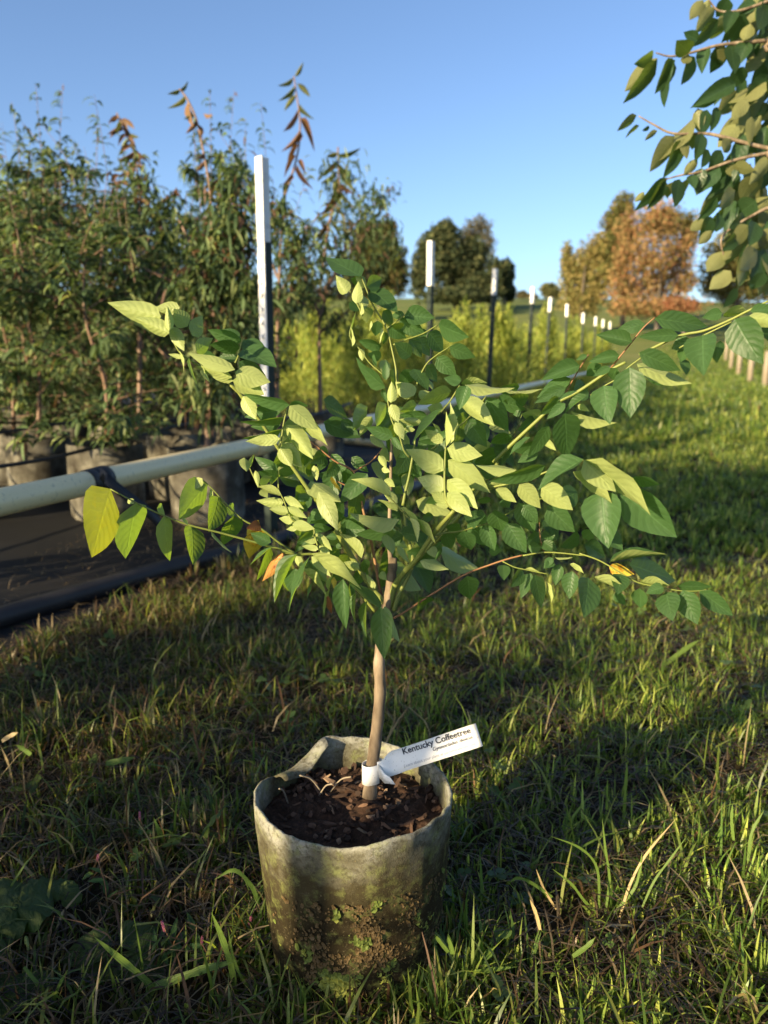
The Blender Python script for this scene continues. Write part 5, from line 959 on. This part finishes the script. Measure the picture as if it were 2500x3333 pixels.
# thatch of dead grass lying flat
n = 26000; X, Y, r = zone(n, .50, 3.0, 9); k = (np.hypot(X-POT.x, Y-POT.y) > .12); X, Y = X[k], Y[k]; n = len(X)
tc = np.array([(.11, .08, .045), (.06, .04, .022), (.17, .13, .08), (.04, .027, .016)])[r.integers(0, 4, n)]*(.6+.7*r.random((n, 1)))
V, F, T = blades(X, Y, .03+.06*r.random(n), .0014+.002*r.random(n), 1.25+.3*r.random(n), tc, 10, .006, .1); V[:, 2] += np.repeat(r.random(n)*.014, 7)
o = obj('dead_grass', mesh('dead_grass', V, F, M['grass'], False, None, T), kind='stuff'); o['label'] = 'flat dead grass under the living blades'
# clover
r = np.random.default_rng(21); Vs, Fs, Ts = [], [], []; off = 0
for i in range(420):
    y = r.uniform(.75, 2.4); x = r.uniform(max(edge_x(y)+.05, -.55*y-.1), .55*y+.1)
    if math.hypot(x-POT.x, y-POT.y) < .15 or noise.noise((x*3, y*3, 5)) < .05: continue
    h = r.uniform(.015, .05); s_ = r.uniform(.005, .010); a0 = r.random()*6.28; tl = r.normal(size=2)*.35; col = np.array((.07, .12, .03))*r.uniform(.7, 1.3)
    for q in range(3):
        a = a0+q*2.094; cx, cy_ = x+math.cos(a)*s_*.95, y+math.sin(a)*s_*.95
        ring = [(cx+math.cos(b)*s_*.85, cy_+math.sin(b)*s_*.85) for b in np.arange(7)*6.283/7]
        for (u, v) in ring: Vs.append((u, v, h+(u-x)*tl[0]+(v-y)*tl[1])); Ts.append(col*r.uniform(.85, 1.15))
        Fs.append(tuple(range(off, off+7))); off += 7
o = obj('clover', mesh('clover', Vs, Fs, M['grass'], False, None, np.array(Ts)), kind='stuff'); o['label'] = 'scattered clover leaves in the lawn'

# ------------------------------------------------------------------ weeds and single tall blades
def flat_leaf(parent, ploc, b, t_, wid, me, nrm, name='leaf'):
    a = t_-b; Ln = a.length; a.normalize(); n = Vector(nrm); n = (n-a*a.dot(n)).normalized(); y = n.cross(a)
    m = Matrix(((a.x*Ln, y.x*wid, n.x*Ln, b.x), (a.y*Ln, y.y*wid, n.y*Ln, b.y), (a.z*Ln, y.z*wid, n.z*Ln, b.z), (0, 0, 0, 1)))
    o = bpy.data.objects.new(name, me); C.objects.link(o); o.parent = parent; o.matrix_local = rel(ploc, m); return o
def broad_mesh(seed, lobes, bend=.12):
    V, UV, F = [(0, 0, 0)], [(0, .5)], []; r = random.Random(seed); na, nr = 40, 5
    for i in range(1, nr+1):
        for a in range(na):
            th = -math.pi+2*math.pi*(a+.5)/na; rr = (.5+.5*abs(math.cos(th/2))**.5)*.98*(1+.07*math.cos(th*lobes))*(1+.03*math.sin(th*17+seed))*min(1, .25+.75*(math.pi-abs(th))/1.2 if abs(th) > math.pi-1.2 else 1)
            x = math.cos(th)*rr*i/nr*.55; y = math.sin(th)*rr*i/nr*.62
            V.append((x+.42*(i > 0)*0+x*0+.0, y, .05*math.sin(th*lobes)*(i/nr)**2-bend*(i/nr)**2+.015*r.uniform(-1, 1))); UV.append((.5+x*.8, .5+y*.8))
    for a in range(na): F.append((0, 1+a, 1+(a+1) % na))
    for i in range(nr-1):
        for a in range(na): F.append((1+i*na+a, 1+(i+1)*na+a, 1+(i+1)*na+(a+1) % na, 1+i*na+(a+1) % na))
    return mesh('leaf', [(v[0]+.5, v[1], v[2]) for v in V], F, M['weed'], True, UV)
BM = [broad_mesh(k, 5) for k in range(2)]; PM = [leaf_mesh('leaf', .14, .12, .10, k+40, M['weed'], 1.0, 9) for k in range(3)]
KW = (0, 2700, 700/1659)
def gw(x, y, h): return GND((KW[0]+x*KW[2])*1659/2500, (KW[1]+y*KW[2])*1659/2500, h)
def px_w(b, w_): return w_*KW[2]*(b-Vector((0, 0, CAMH))).length/FPX*1.02
c = gw(215, 925, .0); t = thing('broadleaf_weed', 'large dark lobed-leaf weed in the lower corner of the lawn', 'plant', c)
for i, (bx, by, tx, ty, w_, h0, h1) in enumerate(((215, 900, 40, 330, 380, .055, .06), (330, 640, 340, 345, 270, .04, .045), (400, 620, 560, 400, 200, .035, .05), (220, 930, 90, 1350, 340, .03, .025), (200, 880, -250, 700, 360, .05, .04))):
    b, tt = gw(bx, by, h0), gw(tx, ty, h1); flat_leaf(t, c, b, tt, px_w(b, w_)*1.0, BM[i % 2], (.1, -.45, 1))
    V, F = tube_geo(spline([Vector((0, 0, 0)), (b-c)*.5+Vector((0, 0, .015)), b-c], 4), .0018, 5); obj('stalk', mesh('stalk', V, F, M['stem_g'], True), t)
c = gw(900, 960, .0); t = thing('plantain_weed', 'flat plantain rosette with round dark leaves near the lower corner', 'plant', c)
for i, (bx, by, tx, ty, w_, h0, h1) in enumerate(((875, 870, 450, 1000, 215, .03, .02), (860, 950, 630, 1200, 260, .022, .012), (960, 990, 1420, 1030, 270, .022, .018), (930, 900, 1230, 730, 230, .03, .03), (900, 960, 970, 1150, 190, .02, .012))):
    b, tt = gw(bx, by, h0), gw(tx, ty, h1); flat_leaf(t, c, b, tt, px_w(b, w_)*1.15, PM[i % 3], (.05, -.35, 1))
SPK = None
def spike_mesh():
    global SPK
    if SPK is None:
        parts = []; r = random.Random(2)
        for i in range(34):
            z = i/34*.020; a = i*2.4; q = .0026*(1-.4*abs(i/34-.4)); ctr = np.array([math.cos(a)*q, math.sin(a)*q, z]); s_ = .0015*r.uniform(.8, 1.2)
            parts.append(([ctr+s_*np.array(v) for v in ((1, 0, 0), (-.5, .87, 0), (-.5, -.87, 0), (0, 0, 1.3), (0, 0, -1))], [(0, 1, 3), (1, 2, 3), (2, 0, 3), (1, 0, 4), (2, 1, 4), (0, 2, 4)]))
        V, F = join(parts); SPK = mesh('flower_spike', V, F, M['petal'])
    return SPK
KM = [leaf_mesh('leaf', .25, .15, .06, k+60, M['leaf'], .62, 6) for k in range(2)]
klabs = ['upright knotweed with a slim purple-pink flower spike, by the lobed weed', 'knotweed with a tiny pink flower head above the dry grass', 'leafy knotweed clump with a pink flower spike beside the plantain', 'knotweed sprig with faded pink spike below the leafy clump', 'knotweed sprig with pink spike close to the side of the grow bag']
for i, (sx, sy, h, nl) in enumerate(((316, 2790, .085, 8), (454, 2660, .06, 7), (535, 3020, .045, 22), (655, 3065, .04, 10), (812, 2997, .04, 12))):
    top = GND(sx*1659/2500, sy*1659/2500, h); c = Vector((top.x+.01, top.y-.012, 0)); t = thing('knotweed', klabs[i], 'plant', c, 0, 'knotweeds in the grass'); r = random.Random(i+2)
    st = spline([Vector((0, 0, 0)), Vector((.004, 0, h*.5)), top-c], 4); V, F = tube_geo(st, .0008, 5); obj('stem', mesh('stem', V, F, M['stem_r'], True), t)
    o = obj('flower_spike', spike_mesh(), t, top-c-Vector((0, 0, .006))); o.rotation_euler = (r.uniform(-.3, .3), r.uniform(-.3, .3), 0); o.scale = (.6, .6, .75)
    for j in range(nl):
        b = c+Vector((r.uniform(-.035, .035), r.uniform(-.03, .03), r.uniform(.01, h*.7))) if j > 4 else c+Vector(st[min(len(st)-1, 2+j)]); a = r.random()*6.28; l = r.uniform(.016, .03)
        flat_leaf(t, c, b, b+Vector((math.cos(a)*l, math.sin(a)*l, r.uniform(.0, .02))), l*.55, KM[j % 2], (r.uniform(-.4, .4), r.uniform(-.6, .2), 1))
def blade_geo(path, wid):
    path = np.asarray(path, float); n = len(path); V, F = [], []; tan = np.gradient(path, axis=0); view = np.array([0, 0, CAMH])
    for i, p in enumerate(path):
        d = view-p; s_ = np.cross(tan[i], d); s_ /= np.linalg.norm(s_)+1e-9; nn = np.cross(s_, tan[i]); nn /= np.linalg.norm(nn)+1e-9
        t = i/(n-1); w_ = wid*(.55+.45*math.sin(math.pi*min(1, t*1.3+.15)) if t < .6 else max(.03, 1.0*(1-((t-.6)/.4)**1.6)))
        s_ = s_*.85+nn*.35
        V += [p-s_*w_/2, p+nn*w_*-.12, p+s_*w_/2]
    for i in range(n-1):
        for j in range(2): F.append((i*3+j, i*3+j+1, (i+1)*3+j+1, (i+1)*3+j))
    return V, F
M['blade'] = leaf_material('broad grass blade', (.10, .16, .03), (.13, .20, .04), (.24, .36, .03), 0.0, None, .3, .35)
M['straw'] = leaf_material('straw', (.30, .23, .11), (.32, .25, .12), (.3, .22, .08), 0.0, None, .4, .2)
def tuft(label, base_disp, blades_, w0=.006):
    """blades_: list of (paths in 1659-wide pixels, width factor, material)"""
    c = GND(*base_disp); t = thing('grass_tuft', label, 'grass', c); zb = c.y*CT+(CAMH)*ST
    for pts, wf, mt in blades_:
        q = []
        for i, p in enumerate(pts):
            zz = zb+(p[2] if len(p) > 2 else 0); w_ = D(p[0], p[1], zz); w_.z = max(w_.z, .003); q.append(w_-c)
        path = spline(q, 5); V, F = blade_geo(np.array(path)+np.array(c), w0*wf); V = [np.array(v)-np.array(c) for v in V]
        uv = [(i//3/len(path), (0, .5, 1)[i % 3]) for i in range(len(V))]
        obj('blade', mesh('blade', V, F, M[mt], True, uv), t)
d2 = lambda x, y: ((x*.5573)*.6636, (2100+y*.5573)*.6636)
q2 = lambda x, y: ((1400+x*.6631)*.6636, (1900+y*.6631)*.6636)
tuft('broad sunlit grass blades crossing in front of the foot of the grow bag', (330, 2165), [([d2(850, 2010), d2(1000, 1960), d2(1200, 1890), d2(1395, 1842)], 2.0, 'blade'), ([d2(1370, 2080), d2(1355, 1900), d2(1300, 1720), d2(1235, 1560)], 1.5, 'blade'), ([d2(850, 2090), d2(880, 1990), d2(700, 1830), d2(545, 1700)], 1.6, 'blade'), ([d2(1560, 2160), d2(1450, 2000), d2(1370, 1850), d2(1330, 1650)], .8, 'blade'), ([(545, 2175, .02), (640, 2132, .0), (705, 2100, -.02), (768, 2070, -.03)], 1.9, 'blade')], .0062)
tuft('arching green grass blade touching the left side of the grow bag', (565, 2000), [([d2(1510, 1520), d2(1470, 1410), d2(1370, 1315), d2(1250, 1370)], 1.2, 'blade'), ([d2(1560, 1650), d2(1440, 1560), d2(1340, 1500)], .7, 'blade')], .006)
tuft('fresh green grass blades standing in the shade left of the bag', (370, 1850), [([d2(1030, 1290), d2(1130, 1200), d2(1200, 1120), d2(1222, 1045)], 1.6, 'blade'), ([d2(990, 1260), d2(965, 1180), d2(930, 1090), d2(897, 1005)], 1.5, 'blade'), ([d2(840, 1280), d2(960, 1180), d2(1105, 1090)], 1.2, 'blade'), ([d2(960, 1400), d2(900, 1300), d2(850, 1200)], .9, 'straw')], .0062)
tuft('long thin bluish grass blades in the lower corner of the picture', (180, 2190), [([d2(140, 1880), d2(260, 2020), d2(400, 2130), d2(540, 2210)], .9, 'blade'), ([d2(310, 2170), d2(270, 2070), d2(250, 1985)], 1.3, 'blade'), ([d2(300, 2130), d2(340, 2000), d2(400, 1890)], .8, 'blade'), ([d2(90, 2160), d2(75, 2090), d2(60, 2050)], 1.0, 'straw')], .006)
tuft('long lit grass stalks leaning across the left edge of the lawn', (60, 1700), [([d2(0, 1170), d2(120, 1060), d2(215, 985)], 1.0, 'blade'), ([d2(60, 960), d2(160, 860), d2(260, 765)], 1.1, 'blade'), ([d2(180, 640), d2(140, 610), d2(95, 585)], 1.6, 'blade'), ([d2(10, 560), d2(60, 530), d2(105, 510)], 1.6, 'straw'), ([d2(620, 690), d2(700, 675), d2(790, 655)], 2.2, 'blade'), ([d2(75, 830), d2(50, 700), d2(0, 580)], .8, 'straw')], .006)
tuft('broad lit grass blade rising alone from the shaded lawn right of the sapling', (1420, 1450), [([q2(1110, 435), q2(1180, 375), q2(1260, 315), q2(1325, 275)], 1.9, 'blade'), ([q2(1500, 500), q2(1495, 420), q2(1497, 360)], 1.6, 'blade'), ([q2(1240, 660), q2(1230, 580), q2(1200, 500)], 1.0, 'blade')], .008)
tuft('single upright grass blade beside the dark shadow right of the bag', (1343, 1790), [([q2(948, 1190), q2(955, 1080), q2(962, 960), q2(969, 872)], 1.2, 'blade'), ([q2(865, 1150), q2(868, 1050), q2(872, 950)], .8, 'blade')], .0055)
tuft('long arching grass clump lit at the edge of the lawn right of the bag', (1290, 2000), [([q2(830, 1630), q2(760, 1560), q2(690, 1470), q2(600, 1400)], .9, 'blade'), ([q2(600, 1540), q2(500, 1470), q2(430, 1445), q2(385, 1470)], 1.0, 'blade'), ([q2(830, 1600), q2(820, 1400), q2(740, 1300), q2(595, 1240)], .8, 'blade'), ([q2(930, 1640), q2(980, 1480), q2(1060, 1330), q2(1210, 1150)], .8, 'straw'), ([q2(860, 1620), q2(880, 1450), q2(860, 1300), q2(845, 1150)], .8, 'blade'), ([q2(1040, 1590), q2(1100, 1460), q2(1180, 1350), q2(1260, 1240)], .7, 'blade'), ([q2(900, 1620), q2(1000, 1500), q2(1030, 1400), q2(1040, 1320)], .9, 'blade'), ([q2(620, 1600), q2(560, 1500), q2(520, 1400)], .7, 'straw')], .0055)
tuft('curved pale green grass blades at the edge of the picture beside the lawn clump', (1590, 1950), [([q2(1460, 1740), q2(1520, 1690), q2(1600, 1665), q2(1700, 1665)], 1.3, 'blade'), ([q2(1460, 1745), q2(1560, 1710), q2(1660, 1690)], 1.1, 'blade'), ([q2(1470, 1740), q2(1540, 1660), q2(1545, 1620), q2(1510, 1570)], .9, 'blade'), ([q2(1490, 1260), q2(1480, 1160), q2(1485, 1080)], .9, 'blade'), ([q2(1560, 1360), q2(1580, 1220), q2(1640, 1110)], .9, 'blade')], .006)
tuft('pale green grass blades lying out from the foot of the grow bag', (1010, 2160), [([q2(0, 1960), q2(150, 1920), q2(300, 1895), q2(430, 1880)], 1.2, 'blade'), ([q2(90, 1810), q2(50, 1760), q2(20, 1720)], 1.0, 'blade'), ([q2(110, 1820), q2(100, 1770), q2(88, 1720)], 1.2, 'blade'), ([q2(700, 1830), q2(770, 1780), q2(808, 1740)], 1.2, 'blade'), ([q2(540, 1700), q2(520, 1620), q2(490, 1550)], .9, 'straw')], .0058)
